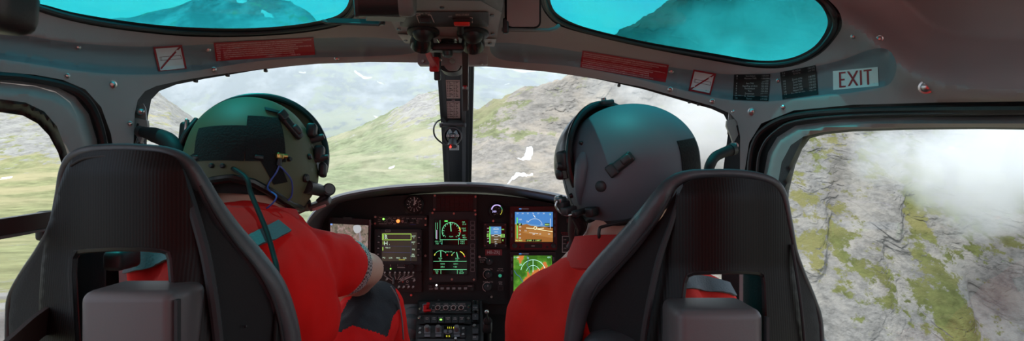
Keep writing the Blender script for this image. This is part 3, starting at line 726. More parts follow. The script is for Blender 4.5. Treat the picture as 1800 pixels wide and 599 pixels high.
# strip of six keys under the engine display
t = thing('key_strip', P(792,505,D), 'low strip of six white keys under the engine display', 'switch panel')
MB().prect(752.5,499,833.5,510.5,D-.006,D,1).build('plate', M_BLACK, t)
for k in range(6):
    MB().prect(764.5+k*10.2,504.5,770+k*10.2,508,D-.010,D-.006,.5).build('key', mat('key_pale', (.34,.29,.29), .5), t)
    if k: MB().pcyl(767.3+k*10.2,501.2,.9,D-.006,.001,8).build('lamp_off', mat('lamp_dark', (.06,.03,.03), .3), t)
MB().pcyl(767.3,501,1.6,D-.006,.0015,12).build('lamp', glow('lamp_white', (1,.95,.95), 1.6), t)
mb = MB(); mb.ptext('LIGHT',758,507.5,1.8,D-.006); mb.ptext('WARN',826,502.5,1.8,D-.006); mb.build('lettering', M_LETTER, t)
for sx, sy in ((757,503),(829.5,507.5)): MB().pcyl(sx,sy,2.4,D-.006,.003,12).build('screw', M_DARK, t)
# round gauge
t = thing('round_gauge', P(873.5,370,D), 'small round gauge with a mauve arc above the attitude display', 'gauge')
MB().lathe([(.026,0),(.026,.008),(.022,.011),(.0212,.011),(.021,.007)], P(873.5,370,D), (0,-1,0), 28).build('case', M_BLACK, t)
MB().pcyl(873.5,370,11,D,.0075,28).build('dial', mat('dial_black', (.006,.006,.006), .5), t); q = D-.0078
MB().pring(873.5,369,8.2,10.2,q,.0004,20,45,175).build('mauve_arc', glow('arc_mauve', (.5,.4,.8), .8), t)
MB().pring(873.5,370,8.6,9.4,q,.0004,10,-50,10).build('yellow_arc', YL, t); MB().pring(873.5,370,8.8,9.9,q,.0004,10,5,45).build('green_arc', GD_, t)
mb = MB(); mb.ptext('300',869,371.5,3.4,q,.0004); mb.build('digits', glow('digits_mauve', (.55,.5,.95), .9), t)
mb = MB()
for tx, x, y in (('6',872,364.5),('8',877,366),('2',879,371),('0',874,375),('KT',869.5,377)): mb.ptext(tx,x,y,1.8,q,.0004)
mb.build('numbers', mat('dial_white', (.75,.74,.72), .5), t)
MB().pcyl(867,388,2,D,.004,12).build('knob', M_STEEL, t)
# small attitude display
def horizon(x0,y0,x1,y1,yh,q,t,sky,gnd):
    MB().prect(x0,y0,x1,yh,q-.0003,q).build('sky_area', sky, t); MB().prect(x0,yh,x1,y1,q-.0003,q).build('ground_area', gnd, t)
t = thing('standby_display', P(872,413,D), 'small square attitude display above the registration plate', 'display')
MB().prect(850.5,391.5,890.5,434.5,D-.014,D,2).build('case', M_BLACK, t)
MB().prectline(855,396,888,430,1.3,D-.014,.003).build('bezel', M_DARK, t); s_ = scr(855.5,396.5,887.5,429.5,D-.014,t); q = D-.0152
horizon(862,398,881,427,412,q,s_,glow('mini_sky', (.10,.30,.62), .55),glow('mini_ground', (.16,.10,.04), .4))
MB().prect(860.2,398,862,428,q-.0004,q).build('green_tape', glow('tape_green', (.15,.8,.12), .6), s_)
mb = MB(); mb.pring(872,406,5.5,6,q-.0004,.0003,16,30,150)
for a in range(5): mb.pline(868+(a%2),403+a*4.3,876-(a%2),403+a*4.3,.6,q-.0004)
mb.pline(864,414,869,414,1,q-.0005); mb.pline(875,414,880,414,1,q-.0005); mb.ptext('20',871,424.5,2.2,q-.0004); mb.ptext('29.9',872,428,1.8,q,.0004)
for y in (401,407,419,424): mb.ptext('60',858,y,1.9,q,.0004)
mb.build('symbols', WH, s_)
mb = MB(); mb.prectline(856.3,411,861,416,.6,q-.0004); mb.prectline(880.5,411.5,886.5,416.5,.7,q-.0004); mb.ptext('55',858.6,413.6,2.2,q,.0005); mb.ptext('8820',883.5,414,2.1,q,.0005); mb.ptext('880',884,403,2,q,.0005); mb.ptext('8',884,422,3,q,.0005); mb.build('readouts', glow('read_green', (.4,.9,.2), .6), s_)
for sx, sy in ((853,394.5),(888,395),(852.5,431.5),(889,431.5)): MB().pcyl(sx,sy,1.5,D-.014,.002,10).build('screw', M_DSTEEL, t)
MB().pcyl(871,431.8,1.2,D-.014,.003,10).build('button', M_LETTER, t)
# two flight displays; a red reflection is painted into the upper bezel
BZ = mat('bezel_red_reflection', (.085,.014,.016), .35)
def flight(x0,y0,x1,y1,lab,sx0,sy0,sx1,sy1,bez,yb):
    t = thing('flight_display', P((x0+x1)/2,(y0+y1)/2,D), lab, 'display')
    MB().prect(x0,y0,x1,y1,D-.02,D,2.5).build('bezel', bez, t)
    MB().prectline(sx0-.6,sy0-.6,sx1+.6,sy1+.6,1.6,D-.02,.003).build('screen_rim', M_BLACK, t)
    d = D-.02
    for k in range(4):
        for x in (x0+3.2, x1-3.4): MB().prect(x-1.2,sy0+3+k*11.5,x+1.2,sy0+10+k*11.5,d-.004,d,.8).build('side_key', mat('key_mauve', (.12,.10,.12), .4), t)
    MB().prect(x0+16,y0+3.8,x0+20,y0+5.8,d-.0006,d).build('blue_mark', glow('mark_blue', (.1,.35,.9), .4), t)
    mb = MB(); mb.pline(x0+20,y0+4.8,x0+33,y0+4.8,1.8,d); mb.build('name_mark', mat('mark_pale', (.5,.5,.55), .5), t)
    return t, d
t, d = flight(896.5,362,978.5,438,'upper flight display showing blue sky over brown terrain',905,372,972,425,BZ,426)
MB().prect(897.5,426.5,977.5,437,d-.003,d,1.5).build('lower_bar', mat('bar_red', (.16,.012,.018), .35), t)
MB().prect(922,428.5,953,435.5,d-.0045,d-.002,1).build('bar_slot', M_BLACK, t); MB().pline(934,432,940,432,1.4,d-.0045).build('slot_mark', M_LETTER, t)
for sx in (904.8,973): MB().lathe([(.0085,0),(.008,.010),(.006,.012)], P(sx,431.5,d-.003), (0,-1,0), 18).build('knob', M_DARK, t)
for sx in (914,962): MB().pcyl(sx,434,2,d-.003,.003,12).build('button', M_BLACK, t)
s_ = scr(905,372,972,425,d,t); q = d-.0012
MB().prism([(905.2,372.2),(971.8,372.2),(971.8,398),(905.2,391)],q-.0003,q).build('sky_area', glow('pfd_sky', (.06,.22,.55), .62), s_)
MB().prism([(905.2,391),(971.8,398),(971.8,398),(905.2,398)],q-.00025,q).build('far_sky', glow('pfd_sky_pale', (.16,.33,.55), .6), s_)
MB().prism([(905.2,394),(911,393.5),(917,395),(926,393.5),(933,396.5),(941,397),(948,399.5),(957,398),(965,400),(971.8,400.5),(971.8,424.8),(905.2,424.8)],q-.0005,q).build('terrain_area', glow('pfd_brown', (.33,.13,.028), .6), s_)
MB().prism([(917,408),(932,403),(948,404),(971.8,410),(971.8,418),(940,413)],q-.0007,q).build('terrain_hill', glow('pfd_brown_pale', (.42,.19,.05), .6), s_)
MB().prect(908.2,382,910,419,q-.0007,q).build('green_tape', glow('tape_green', (.15,.8,.12), .7), s_)
mb = MB(); mb.pline(925,400.5,938,401.5,1,q-.0007); mb.pline(945,402,956,401,1,q-.0007); mb.pring(941,400.5,2,3,q-.0007,.0003,14); mb.pline(941,402,971.5,407,.9,q-.0007)
mb.build('aircraft_symbol', glow('symbol_cream', (.9,.85,.5), .8), s_)
mb = MB(); mb.pring(940,398,13.5,14.1,q-.0005,.0003,24,25,150)
for k, tx in enumerate(('23','24','25','26','27','28')): mb.ptext(tx, 909.5+k*9.2, 374.8, 2.4, q-.0004, .0005)
for tx, x, y in (('100',914.5,385.5),('80',914.5,398.5),('70',914,405),('60',914,411.5),('50',914,418),('10',924,405),('10',949.5,411),('20',938,411.5),('20',927,389),('10',952,394),('24',965,411)): mb.ptext(tx, x, y, 2.7, q-.0006, .0005)
mb.pline(930,408.5,946,410.5,.6,q-.0007); mb.pline(967.5,384,967.5,402,.8,q-.0007); mb.pline(937.5,377.5,941,382,1.4,q-.0007)
mb.build('numbers', WH, s_)
for bx in ((909,392.3,917.5,396),(957.5,392,966,397),(924,420.5,952,424.3)): MB().prect(*bx,q-.001,q-.0004).build('readout_box', mat('readout_dark', (.01,.03,.01), .4), s_)
mb = MB(); mb.ptext('87',914,394.2,3,q-.001); mb.ptext('8850',961.8,394.6,2.8,q-.001); mb.ptext('5 NM  1 1 MPT',938,422.3,2.6,q-.001); mb.ptext('SEL 8825',912,422.3,2.2,q-.0007); mb.ptext('V',967,376.5,3.4,q-.0006); mb.build('readouts', glow('read_lime', (.55,.9,.25), .75), s_)
t, d = flight(896.5,441,976.5,527,'lower flight display showing a green and orange moving map',902.5,448.5,970.5,512,mat('bezel_dark', (.02,.017,.019), .4),513)
# moving map
m_map = bpy.data.materials.new('moving_map'); nt, N, L, b = nodes(m_map)
tc = N.new('ShaderNodeTexCoord'); nz = N.new('ShaderNodeTexNoise'); nz.inputs['Scale'].default_value = 22; nz.inputs['Detail'].default_value = 4; L.new(tc.outputs['Object'], nz.inputs[0])
cr = N.new('ShaderNodeValToRGB'); L.new(nz.outputs['Fac'], cr.inputs[0]); e = cr.color_ramp.elements; e[0].position = .40; e[0].color = (.03,.11,.01,1); e[1].position = .60; e[1].color = (.50,.16,.04,1)
for p_, c_ in ((.5,(.07,.22,.02,1)),(.53,(.16,.26,.04,1)),(.55,(.50,.14,.03,1))): z = e.new(p_); z.color = c_
L.new(cr.outputs[0], b.inputs['Emission Color']); b.inputs['Emission Strength'].default_value = .75; b.inputs['Base Color'].default_value = (.01,.02,.01,1); b.inputs['Roughness'].default_value = .2
s_ = scr(902.5,448.5,970.5,512,d,t,m_map); q = d-.0012
mb = MB(); mb.pring(937,478,21.3,22,q,.0003,40,10,170); mb.pring(937,478,11.5,12,q,.0003,30,10,170); mb.pline(937,478,937,456,.7,q,.0004)
for tx, x, y in (('33',915,465),('N',928,453),('3',951,461),('6',957,469)): mb.ptext(tx,x,y,2.8,q,.0005)
mb.ptext('12 NM',908,452,2.4,q,.0005); mb.ptext('GPS',965,452,2.4,q,.0005)
mb.build('map_rings', glow('ring_mint', (.5,.9,.75), .8), s_)
mb = MB(); mb.tube([P(x,y,q-.0002) for x, y in ((904,475),(908,482),(914,486),(917,492),(922,500))], .0012, 6); mb.tube([P(x,y,q-.0002) for x, y in ((927,450),(929,458),(926,466),(931,473),(930,480))], .0011, 6); mb.build('rivers', glow('river_blue', (.06,.14,.32), .5), s_)
# guarded switch right of the displays
t = thing('guarded_switch', P(998,428,D), 'white framed panel with a red guarded switch behind the right helmet', 'switch')
MB().prect(987.5,414,1008,444,D-.004,D,.8).build('plate', M_BLACK, t); MB().prectline(988.5,415,1007,443,1.1,D-.004).build('white_frame', M_LETTER, t)
MB().prect(997,424,1003.5,435,D-.014,D-.004,1).build('red_guard', M_RED, t)
mb = MB(); mb.ptext('OFF',993,421,2,D-.004); mb.ptext('ARM',992.5,428,2,D-.004); mb.ptext('ON',993,436,2,D-.004); mb.build('lettering', M_LETTER, t)
mb = MB(); mb.ptext('EMERGENCY',996,409,2.4,D); mb.ptext('FLOATS ARMED',999,412,2.2,D); mb.ptext('FIRE',998,375,2.4,D); mb.build('red_lettering', mat('letter_red', (.5,.03,.06), .5), t)
MB().prect(996,384,1012,391,D-.004,D,.5).build('warning_light', mat('warn_dark', (.12,.02,.025), .4), t); MB().pcyl(1000,399,1.5,D,.003,10).build('screw', M_STEEL, t)
# tablet
t = thing('tablet', P(616,420,D-.03), 'black tablet showing a shaded map at the left end of the panel', 'tablet')
Rt = lambda x, y: (x+(y-420)*-.015, y+(x-616)*.05)
def tp(poly, a, b_): return MB().prism([Rt(*p) for p in poly], a, b_)
tp(rrect(579,383,650.5,477,4), D-.044, D-.034).build('case', mat('tablet_black', (.012,.011,.012), .25), t)
tp(rrect(650,384,652.2,476,1), D-.043, D-.033).build('side_edge', mat('tablet_edge', (.25,.25,.28), .3, metal=.8), t)
m_tm = bpy.data.materials.new('tablet_map'); nt, N, L, b = nodes(m_tm)
tc = N.new('ShaderNodeTexCoord'); nz = N.new('ShaderNodeTexNoise'); nz.inputs['Scale'].default_value = 70; nz.inputs['Detail'].default_value = 7; nz.inputs['Roughness'].default_value = .65; nz.inputs['Distortion'].default_value = 1.2; L.new(tc.outputs['Object'], nz.inputs[0])
cr = N.new('ShaderNodeValToRGB'); L.new(nz.outputs['Fac'], cr.inputs[0]); e = cr.color_ramp.elements; e[0].position = .36; e[0].color = (.05,.045,.035,1); e[1].position = .68; e[1].color = (.30,.25,.23,1); z = e.new(.5); z.color = (.15,.13,.10,1); z = e.new(.58); z.color = (.20,.13,.12,1)
L.new(cr.outputs[0], b.inputs['Emission Color']); b.inputs['Emission Strength'].default_value = .8; b.inputs['Base Color'].default_value = (.01,.01,.01,1); b.inputs['Roughness'].default_value = .12
s_ = tp([(580.5,394.5),(647,394.5),(647,467),(580.5,467)], D-.0446, D-.044).build('screen', m_tm, t)
tp(spl2([(622,396),(632,395),(635,402),(631,408),(625,409),(621,403)],4,True), D-.0452, D-.0446).build('map_lake', glow('lake_pale', (.45,.46,.48), .6), s_)
tp([(633,406),(636,420),(630,434),(638,448),(634,449),(626,434),(632,420),(630,407)], D-.0451, D-.0446).build('map_valley', glow('valley_pale', (.26,.22,.24), .6), s_)
tp([(580.5,394.5),(584,394.5),(584,397),(580.5,397)], D-.0452, D-.0446).build('app_corner', glow('corner_blue', (.2,.35,.8), .6), s_)
MB().pcyl(*Rt(614,388.5),1.3,D-.044,.0006,10).build('lens', SCR, t)
tp(rrect(605,380.5,621,385,1.5), D-.05, D-.03).build('holder_clip', M_DARK, t); tp(rrect(588,470,640,482,2), D-.034, D).build('holder', M_BLACK, t)
# strip with orange lamp
t = thing('light_control_strip', P(705,388,D), 'narrow strip with a glowing orange lamp above the radio display', 'control strip')
MB().prect(657.5,378.5,751.5,397,D-.008,D,1).build('plate', M_BLACK, t); q = D-.008
MB().pcyl(674.2,384.8,1.7,q,.003,12).build('green_lamp', glow('lamp_green', (.25,1,.1), 1.6), t)
MB().pcyl(700,388.3,3,q,.005,16).build('orange_lamp', glow('lamp_orange', (1,.22,.05), 1.3), t)
MB().pcyl(708,388.5,2.5,q,.004,14).build('pink_lamp', mat('lamp_pink', (.45,.22,.2), .4), t)
MB().pcyl(685,387.6,3,q,.008,16).build('knob', M_BLACK, t); MB().pcyl(716.5,388,2.6,q,.01,12).build('knob', M_BLACK, t); MB().pcyl(728,388.5,2.4,q,.01,12).build('knob', M_BLACK, t)
mb = MB()
for k in range(12):
    a = k*PI/6; mb.pline(685+math.cos(a)*4.2,387.6+math.sin(a)*4.2,685+math.cos(a)*6,387.6+math.sin(a)*6,.6,q)
mb.pring(685,387.6,3.1,3.5,q,.0006,20)
for tx, x, y in (('PAX',669.5,382),('ON',666.5,385.5),('OFF',666.5,389),('CREW',678,385.3),('LH',677,389.3),('INTERCOM',673,393),('BRT',694,383.5),('- -',694,388),('DIM',694,393),('ICS',700.5,383),('ALT',708.5,383.2),('VOL',717,383.8),('MUTE',727.5,384),('PHONE',738,384.3),('ICS',733.5,387),('1',737,388),('TX',734,389.5),('OFF',724,391),('TEL',734,391.8),('OFF',713,391)): mb.ptext(tx,x,y,1.9,q)
mb.build('lettering', M_LETTER, t)
mb = MB(); mb.pline(720,394,731,394.5,.7,q); mb.build('blue_line', mat('line_blue', (.03,.04,.3), .5), t)
for sx, sy in ((660,381),(659.5,392.5),(748.5,384),(748,395)): MB().pcyl(sx,sy,1.9,q,.003,12).build('screw', mat('copper_screw', (.6,.38,.33), .35, metal=.8), t)
# radio display
t = thing('radio_display', P(702,432,D), 'radio display showing the letters R and H in a lime frame', 'display')
MB().prect(660.5,402,742.5,463,D-.018,D,1.5).build('bezel', mat('display_case', (.026,.024,.027), .5), t); q = D-.018
s_ = scr(671.5,408.5,733,458.5,q,t,mat('radio_screen', (.030,.024,.020), .18, emit=(.05,.04,.03), estr=.35)); q2 = q-.0012
mb = MB(); mb.prectline(672.3,411,722.5,421.3,.9,q2,.0004); mb.pline(674,412.5,674,420,1,q2); mb.pline(673.5,424,673.5,429.5,.9,q2); mb.pline(673,434,673,440,1.2,q2); mb.build('lime_frame', glow('lime', (.45,.8,.12), .6), s_)
mb = MB(); mb.ptext('R',679,416,6.8,q2); mb.pline(676.3,419.2,679,419.2,.8,q2); mb.pline(676.3,412.8,678.5,412.8,.8,q2); mb.ptext('H',678.3,427.2,6.8,q2); mb.ptext('1',684.5,429.5,2.2,q2); mb.ptext('RELI-2',682,435,2.2,q2)
for tx, x, y in (('EMT',727.5,415),('+',727.5,418),('EMT',727,425.5),('-',727,429),('PQ',727,438),('SEL',726.5,447),('CALL',726,450),('PQ',675,452.5),('LCK',687,452.8),('MSG',700,453),('CLR',711.5,453.2)): mb.ptext(tx,x,y,2.4,q2)
mb.build('screen_text', glow('text_mint', (.6,.8,.6), .6), s_)
mb = MB(); mb.pline(673,432,722,433,.5,q2); mb.pline(673,443,722,444,.5,q2); mb.pline(722.5,423,722,458,.5,q2); mb.build('screen_lines', glow('line_blue_dim', (.08,.08,.2), .3), s_)
mb = MB(); mb.pline(701,456.2,712,456.4,.5,q2); mb.build('yellow_line', YL, s_)
for k in range(4):
    for x, y in ((666.3-k*.6,415+k*10.5),(736.6-k*.5,417+k*10.4)):
        MB().prect(x-2.8,y-2.6,x+2.8,y+2.6,q-.006,q,.7).build('side_key', M_BLACK, t); MB().pline(x-1.7,y,x+1.7,y,1.3,q-.0062).build('key_mark', mat('mark_pink', (.5,.42,.42), .6), t)
MB().prectline(677.5,404,686,406.8,.6,q).build('slot_outline', M_LETTER, t)
for sx, sy in ((666,404.5),(739.5,405.5)): MB().pcyl(sx,sy,2.6,q,.003,12).build('screw', M_BLACK, t)
# strip with the green led, and the audio selector
t = thing('radio_control_strip', P(705,468,D), 'thin control strip with a green light under the radio display', 'control strip')
MB().prect(660,463.5,742,476,D-.010,D,1).build('plate', M_BLACK, t); q = D-.010
MB().pcyl(686.8,472,1.2,q,.002,10).build('green_lamp', glow('lamp_green', (.25,1,.1), 1.6), t)
mb = MB(); mb.pline(674.5,461.5+3,674.5,464+3,.8,q); mb.pline(686.5,464.5,686.5,468,1,q); mb.pline(699,464.5,699,467,.9,q); mb.pline(711.5,465,711.5,467.5,.9,q); mb.pline(698.5,469.5,712,470,1,q); mb.build('lettering', M_LETTER, t)
MB().prect(699.5,464,711,468.5,q-.004,q,.8).build('slot', M_DARK, t); MB().pcyl(724,467.5,5,q,.012,18).build('knob', M_BLACK, t)
t = thing('audio_selector', P(703,495,D), 'audio selector with fanned white lines beside the pilot\'s elbow', 'selector')
MB().prect(660,477,742,512,D-.008,D,1).build('plate', M_BLACK, t); q = D-.008
mb = MB()
for k, x in enumerate((676,685,694,702.5,711,718,726)):
    mb.pline(x,484.5,697+(x-697)*.30,491+abs(x-697)*.03+(2 if k in (0,6) else 0),.8,q); mb.ptext(('ICS','VHF','FM','UHF','DF','TEL','PA')[k],x,482.8,1.8,q)
mb.pline(700,496,707,491.5,.8,q); mb.pline(711,490,724,484.5,.8,q)
for tx, x, y in (('EMER',727,489),('TX',708.5,491),('STBY',716,500)): mb.ptext(tx,x,y,1.8,q)
mb.pring(716,494.5,1.6,2.1,q,.0006,12); mb.build('lettering', M_LETTER, t)
for k, x in enumerate((676,685,694,702.5,711,718,726)):
    MB().cyl(P(x,479.8,q), P(x+.4,478.6,q-.018), .0022, .0032, 10).build('toggle', mat('toggle_pale', (.5,.42,.4), .4), t)
for x, y in ((679,492),(700,505.5),(708.5,505.5),(717,505.5),(725,505.5),(727,494)): MB().cyl(P(x,y,q), P(x+1.5,y-2,q-.018), .0024, .0034, 10).build('toggle', mat('toggle_pale', (.5,.42,.4), .4), t)
MB().prect(690.8,488,693.4,497.5,q-.014,q,.8).build('selector_knob', mat('knob_grey', (.16,.16,.16), .4), t); MB().pcyl(708.2,495,1.5,q,.002,10).build('red_lamp', mat('lamp_red_off', (.35,.04,.03), .4), t)

# ================================================================== centre pedestal
def dped(y): return 1.797/((np.asarray(y, float)-299.5)/1000+.7325)-.002
pe = thing('centre_pedestal', (X(785,1.6), 1.65, .3), 'black centre pedestal carrying switch panels between the seats', 'pedestal')
def slabp(x0,y0,x1,y1,h0,h1,r=0,dx=0):
    mb = MB(); poly = rrect(x0,y0,x1,y1,r); n = len(poly)
    vs = [P(x+(y-530)*dx,y,float(dped(y))-h1) for x,y in poly]+[P(x+(y-530)*dx,y,float(dped(y))-h0) for x,y in poly]
    mb.add(vs,[tuple(range(n)),tuple(range(2*n-1,n-1,-1))]+[(i,n+i,n+(i+1)%n,(i+1)%n) for i in range(n)]); return mb
mb = MB()
mb.box8([P(734,529,1.868),P(846,529,1.868),P(852,690,1.60),P(726,690,1.60)]+[Vector((P(q,529,1.9).x,2.0,z)) for q,z in ((734,.8),(846,.8),(852,.3),(726,.3))]); mb.build('housing', M_BLACK, pe)
mb = MB(); mb.box8([P(843,529,1.86),P(847,529,1.86),P(854,690,1.595),P(849,690,1.595),P(843,529,1.88),P(847,529,1.88),P(854,690,1.62),P(849,690,1.62)]); mb.build('edge_trim', M_DARK, pe)
def pp(x, y, h=0): return P(x, y, float(dped(y))-h)
nrm = (pp(785,560)-pp(785,540)).cross(pp(800,540)-pp(785,540)).normalized()
if nrm.y > 0: nrm = -nrm
def ptag(name, x, y, lab, cat): return thing(name, pp(x,y), lab, cat)
def ped_text(mb, txt, x, y, h, lift):
    vs, fs, w, hh = text_geo(txt); sc = h/hh
    mb.add([pp(x-w*sc/2+a*sc, y+h/2-b_*sc, lift) for a,b_ in vs], fs)
t = ptag('switch_panel', 783, 540, 'upper pedestal switch panel with a red guarded toggle and four round switches', 'switch panel')
slabp(737,530.5,828,550.5,.0,.008,1).build('plate', M_DARK, t)
mb = MB()
for x in (769.5,783.5,797,810.5): mb.lathe([(.0088,0),(.0088,.004),(.0072,.004),(.0072,0)], pp(x,541,.008), nrm, 24, False)
mb.build('switch_ring', M_LETTER, t)
for x in (769.5,783.5,797,810.5): MB().cyl(pp(x,541,.008), pp(x,541.5,.024), .0028, .004, 12).build('toggle', M_BLACK, t)
mb = MB()
for tx,x,y in (('DOME',770,534),('A/COL',784,534),('POSN',797.5,534),('AVIONICS',811,534),('ON',776.5,537),('OFF',776.5,545),('ON',790,537),('OFF',790.5,545),('ON',803,537),('OFF',804,545),('ON',817,537.5),('OFF',818,545.5),('ON',761.5,536.5),('EMER',762,544.5),('FUEL',762,547)): ped_text(mb,tx,x,y,2,.0086)
mb.build('lettering', M_LETTER, t)
mb = MB()
for a,b_ in (((743.5,534.5),(743.5,546.5)),((743.5,546.5),(757,547)),((743.5,534.5),(749,534)),((757,547),(758.5,541))): mb.tube([pp(*a,.009),pp(*b_,.009)], .0012, 6)
mb.build('guard_outline', mat('outline_blue', (.3,.36,.42), .5), t)
MB().rbox(pp(747.5,541.5,.017), (.011,.016,.022), .003).build('red_guard', M_RED, t); MB().rbox(pp(752,545,.016), (.022,.014,.007), .003).build('red_guard', M_RED, t)
MB().cyl(pp(751.5,541,.012), pp(752.5,533,.04), .0045, .0055, 14).build('red_toggle', M_RED, t)
for sx,sy in ((738.8,542),(824,538.5)): MB().lathe([(.005,0),(.004,.003)], pp(sx,sy,.008), nrm, 12).build('screw', M_STEEL, t)
t = ptag('button_row', 780, 560, 'pedestal row of six black push buttons with one green light', 'switch panel')
slabp(736.5,552.5,828,569,.0,.006,1).build('plate', M_BLACK, t)
LB = ['CVR','CAB','PITOT','HORN','W/S','PUMP']; L2_ = ['TEST','FAN','','TEST','WIPE','OFF']
for k in range(6):
    x = 745.5+k*12.2; kk = slabp(x,555.5,x+10.4,567,.006,.013,1).build('button', M_DARK, t)
    mb = MB(); ped_text(mb,LB[k],x+5.2,558,1.8,.0136)
    if L2_[k]: ped_text(mb,L2_[k],x+5.2,560.6,1.8,.0136)
    mb.build('lettering', M_LETTER, kk)
slabp(773,560,777,562.5,.013,.0142).build('green_light', glow('lamp_green', (.25,1,.1), 1.6), t)
for sx,sy in ((737.5,558),(823.5,559.5)): MB().lathe([(.0055,0),(.0045,.003)], pp(sx,sy,.006), nrm, 12).build('screw', M_STEEL, t)
t = ptag('radio_set', 776, 581, 'pedestal radio panel with two pale knobs and yellow digits', 'radio')
slabp(735,572,817.5,593,.0,.008,1).build('plate', mat('radio_dark', (.022,.021,.024), .45), t)
for x in (751,770.5,803):
    slabp(x-5.5,572.8 if x<800 else 576,x+5.5,586,.008,.010,1).build('knob_plate', mat('plate_grey', (.17,.17,.19), .45), t)
    MB().lathe([(.0085,0),(.008,.014),(.006,.017)], pp(x,579,.010), nrm, 20).build('knob', mat('knob_grey', (.16,.16,.16), .4), t)
    slabp(x-5,587.3,x+5,591.5,.008,.012,.8).build('key', mat('plate_grey', (.17,.17,.19), .45), t)
slabp(780,572.5,797,578,.008,.009).build('display', SCR, t); slabp(780,587,793,593,.008,.009).build('display', SCR, t)
mb = MB()
for x in (787,790,793): ped_text(mb,'1',x,575.5,3.4,.0096)
for x in (797.5,800): ped_text(mb,'6',x,575.5,3.4,.0096)
for x in (784.5,787.5,790.5): ped_text(mb,'1',x,590.5,3.2,.0096)
mb.build('digits', glow('digits_yellow', (.85,.8,.05), .9), t)
for x in (783,791.5): slabp(x-3,579,x+3,585,.008,.012,2).build('round_key', mat('plate_grey', (.17,.17,.19), .45), t)
mb = MB(); ped_text(mb,'OFF',751,574,1.8,.0105); ped_text(mb,'SQ',770.5,574,1.8,.0105); ped_text(mb,'STO RCL',787,586,1.6,.0086); mb.build('lettering', M_LETTER, t)
for sx,sy in ((738.5,577.5),(738,585),(814.5,577.5),(814,588)): MB().lathe([(.0045,0),(.004,.003)], pp(sx,sy,.008), nrm, 12).build('screw', M_STEEL, t)
t = ptag('radio_set', 775, 606, 'lowest pedestal radio cut off by the picture edge', 'radio')
slabp(734,595,817.5,640,.0,.012,1.5).build('plate', mat('radio_grey', (.045,.045,.05), .4), t)
slabp(740,600,800,620,.012,.013,1).build('display', SCR, t); MB().lathe([(.004,0),(.004,.01)], pp(801,597.5,.012), nrm, 12).build('knob', M_STEEL, t); MB().lathe([(.012,0),(.011,.016)], pp(745,630,.012), nrm, 20).build('knob', M_DARK, t)
t = ptag('switch_column', 836, 560, 'right column of square switches on the pedestal', 'switch panel')
slabp(829.5,531,842,566,.0,.006,1).build('plate', M_BLACK, t); slabp(829,570,842,640,.0,.006,1).build('plate', M_BLACK, t)
for y0,y1 in ((535,545.5),(551.5,562),(577,586),(589.5,598)): 
    kk = slabp(830.5,y0,840.5,y1,.006,.016,1).build('switch', mat('switch_grey', (.055,.055,.06), .45), t)
mb = MB(); ped_text(mb,'PUSH',835.5,540.2,2,.0165); ped_text(mb,'V',835.5,555,2.4,.0165); ped_text(mb,'LH',834,592,2.6,.0165); mb.build('lettering', M_LETTER, t)
for x in (832.5,839.5):
    for y in (533,549): MB().lathe([(.003,0),(.003,.012)], pp(x,y,.006), nrm, 10).build('hinge_pin', M_STEEL, t)
MB().lathe([(.006,0),(.005,.004)], pp(834,572.5,.006), nrm, 12).build('screw', M_STEEL, t)
# gaiter, toggle by the pedestal, side ducts
gt = MB()
gp = [Vector((X(727,1.93),1.95,.80)), Vector((X(722,1.85),1.9,.76)), Vector((X(712,1.80),1.83,.70)), Vector((X(706,1.76),1.78,.62)), Vector((X(704,1.74),1.76,.5)), Vector((X(704,1.74),1.76,.32))]
mb = MB(); pts = spline(gp, 8); r_ = [.034+.004*math.sin(i*1.9)+.008*i/len(pts) for i in range(len(pts))]
mb.tube(pts, r_, 20); tag(mb.build('gaiter', mat('grey_canvas', (.11,.12,.125), .7, bump=.4, bscale=80), None, loc=gp[-1]), 'grey fabric gaiter running down left of the pedestal', 'gaiter')
t = thing('release_lever', P(857,560,1.75), 'small steel lever with a round black knob right of the pedestal', 'lever')
MB().ell(P(855.5,547.5,1.72), (.007,.007,.007)).build('ball', M_STEEL, t); MB().cyl(P(855.5,549,1.72), P(857,562,1.74), .0032).build('stem', M_DSTEEL, t); MB().lathe([(.013,0),(.0125,.008),(.009,.010)], P(857,563,1.75), (0,-1,0), 20).build('knob', M_BLACK, t); MB().rbox(P(857,572,1.78), (.03,.05,.04), .008).build('base', M_BLACK, t)
MB().cyl(P(857,575,1.80), Vector((X(857,1.85),1.85,.29)), .012, .014).build('column', M_BLACK, t)
# ================================================================== footwell
tag(MB().box8([Vector(q) for q in ((-.52,2.06,.29),(.34,2.06,.29),(.34,2.06,.86),(-.52,2.06,.86),(-.52,2.10,.29),(.34,2.10,.29),(.34,2.10,.86),(-.52,2.10,.86))]).build('wall_front', M_BLACK), kind='structure')

# ================================================================== seats
M_SHELL = bpy.data.materials.new('seat_shell_carbon'); nt, N, L, b = nodes(M_SHELL)
b.inputs['Roughness'].default_value = .38; b.inputs['Specular IOR Level'].default_value = .16
tc = N.new('ShaderNodeTexCoord'); wv = N.new('ShaderNodeTexWave'); wv.bands_direction = 'X'; wv.inputs['Scale'].default_value = 75; wv.inputs['Distortion'].default_value = .6; L.new(tc.outputs['Object'], wv.inputs[0])
bp = N.new('ShaderNodeBump'); bp.inputs['Strength'].default_value = .25; bp.inputs['Distance'].default_value = .001; L.new(wv.outputs['Fac'], bp.inputs['Height']); L.new(bp.outputs[0], b.inputs['Normal']); bp.inputs['Strength'].default_value = .12
mxx = N.new('ShaderNodeMix'); mxx.data_type = 'RGBA'; mxx.inputs[6].default_value = (.006,.0048,.0045,1); mxx.inputs[7].default_value = (.011,.0085,.008,1); L.new(wv.outputs['Fac'], mxx.inputs[0]); L.new(mxx.outputs[2], b.inputs['Base Color'])
M_LEATH = mat('seat_leather', (.062,.068,.074), .42, bump=.35, bscale=120, var=.12, vscale=25)
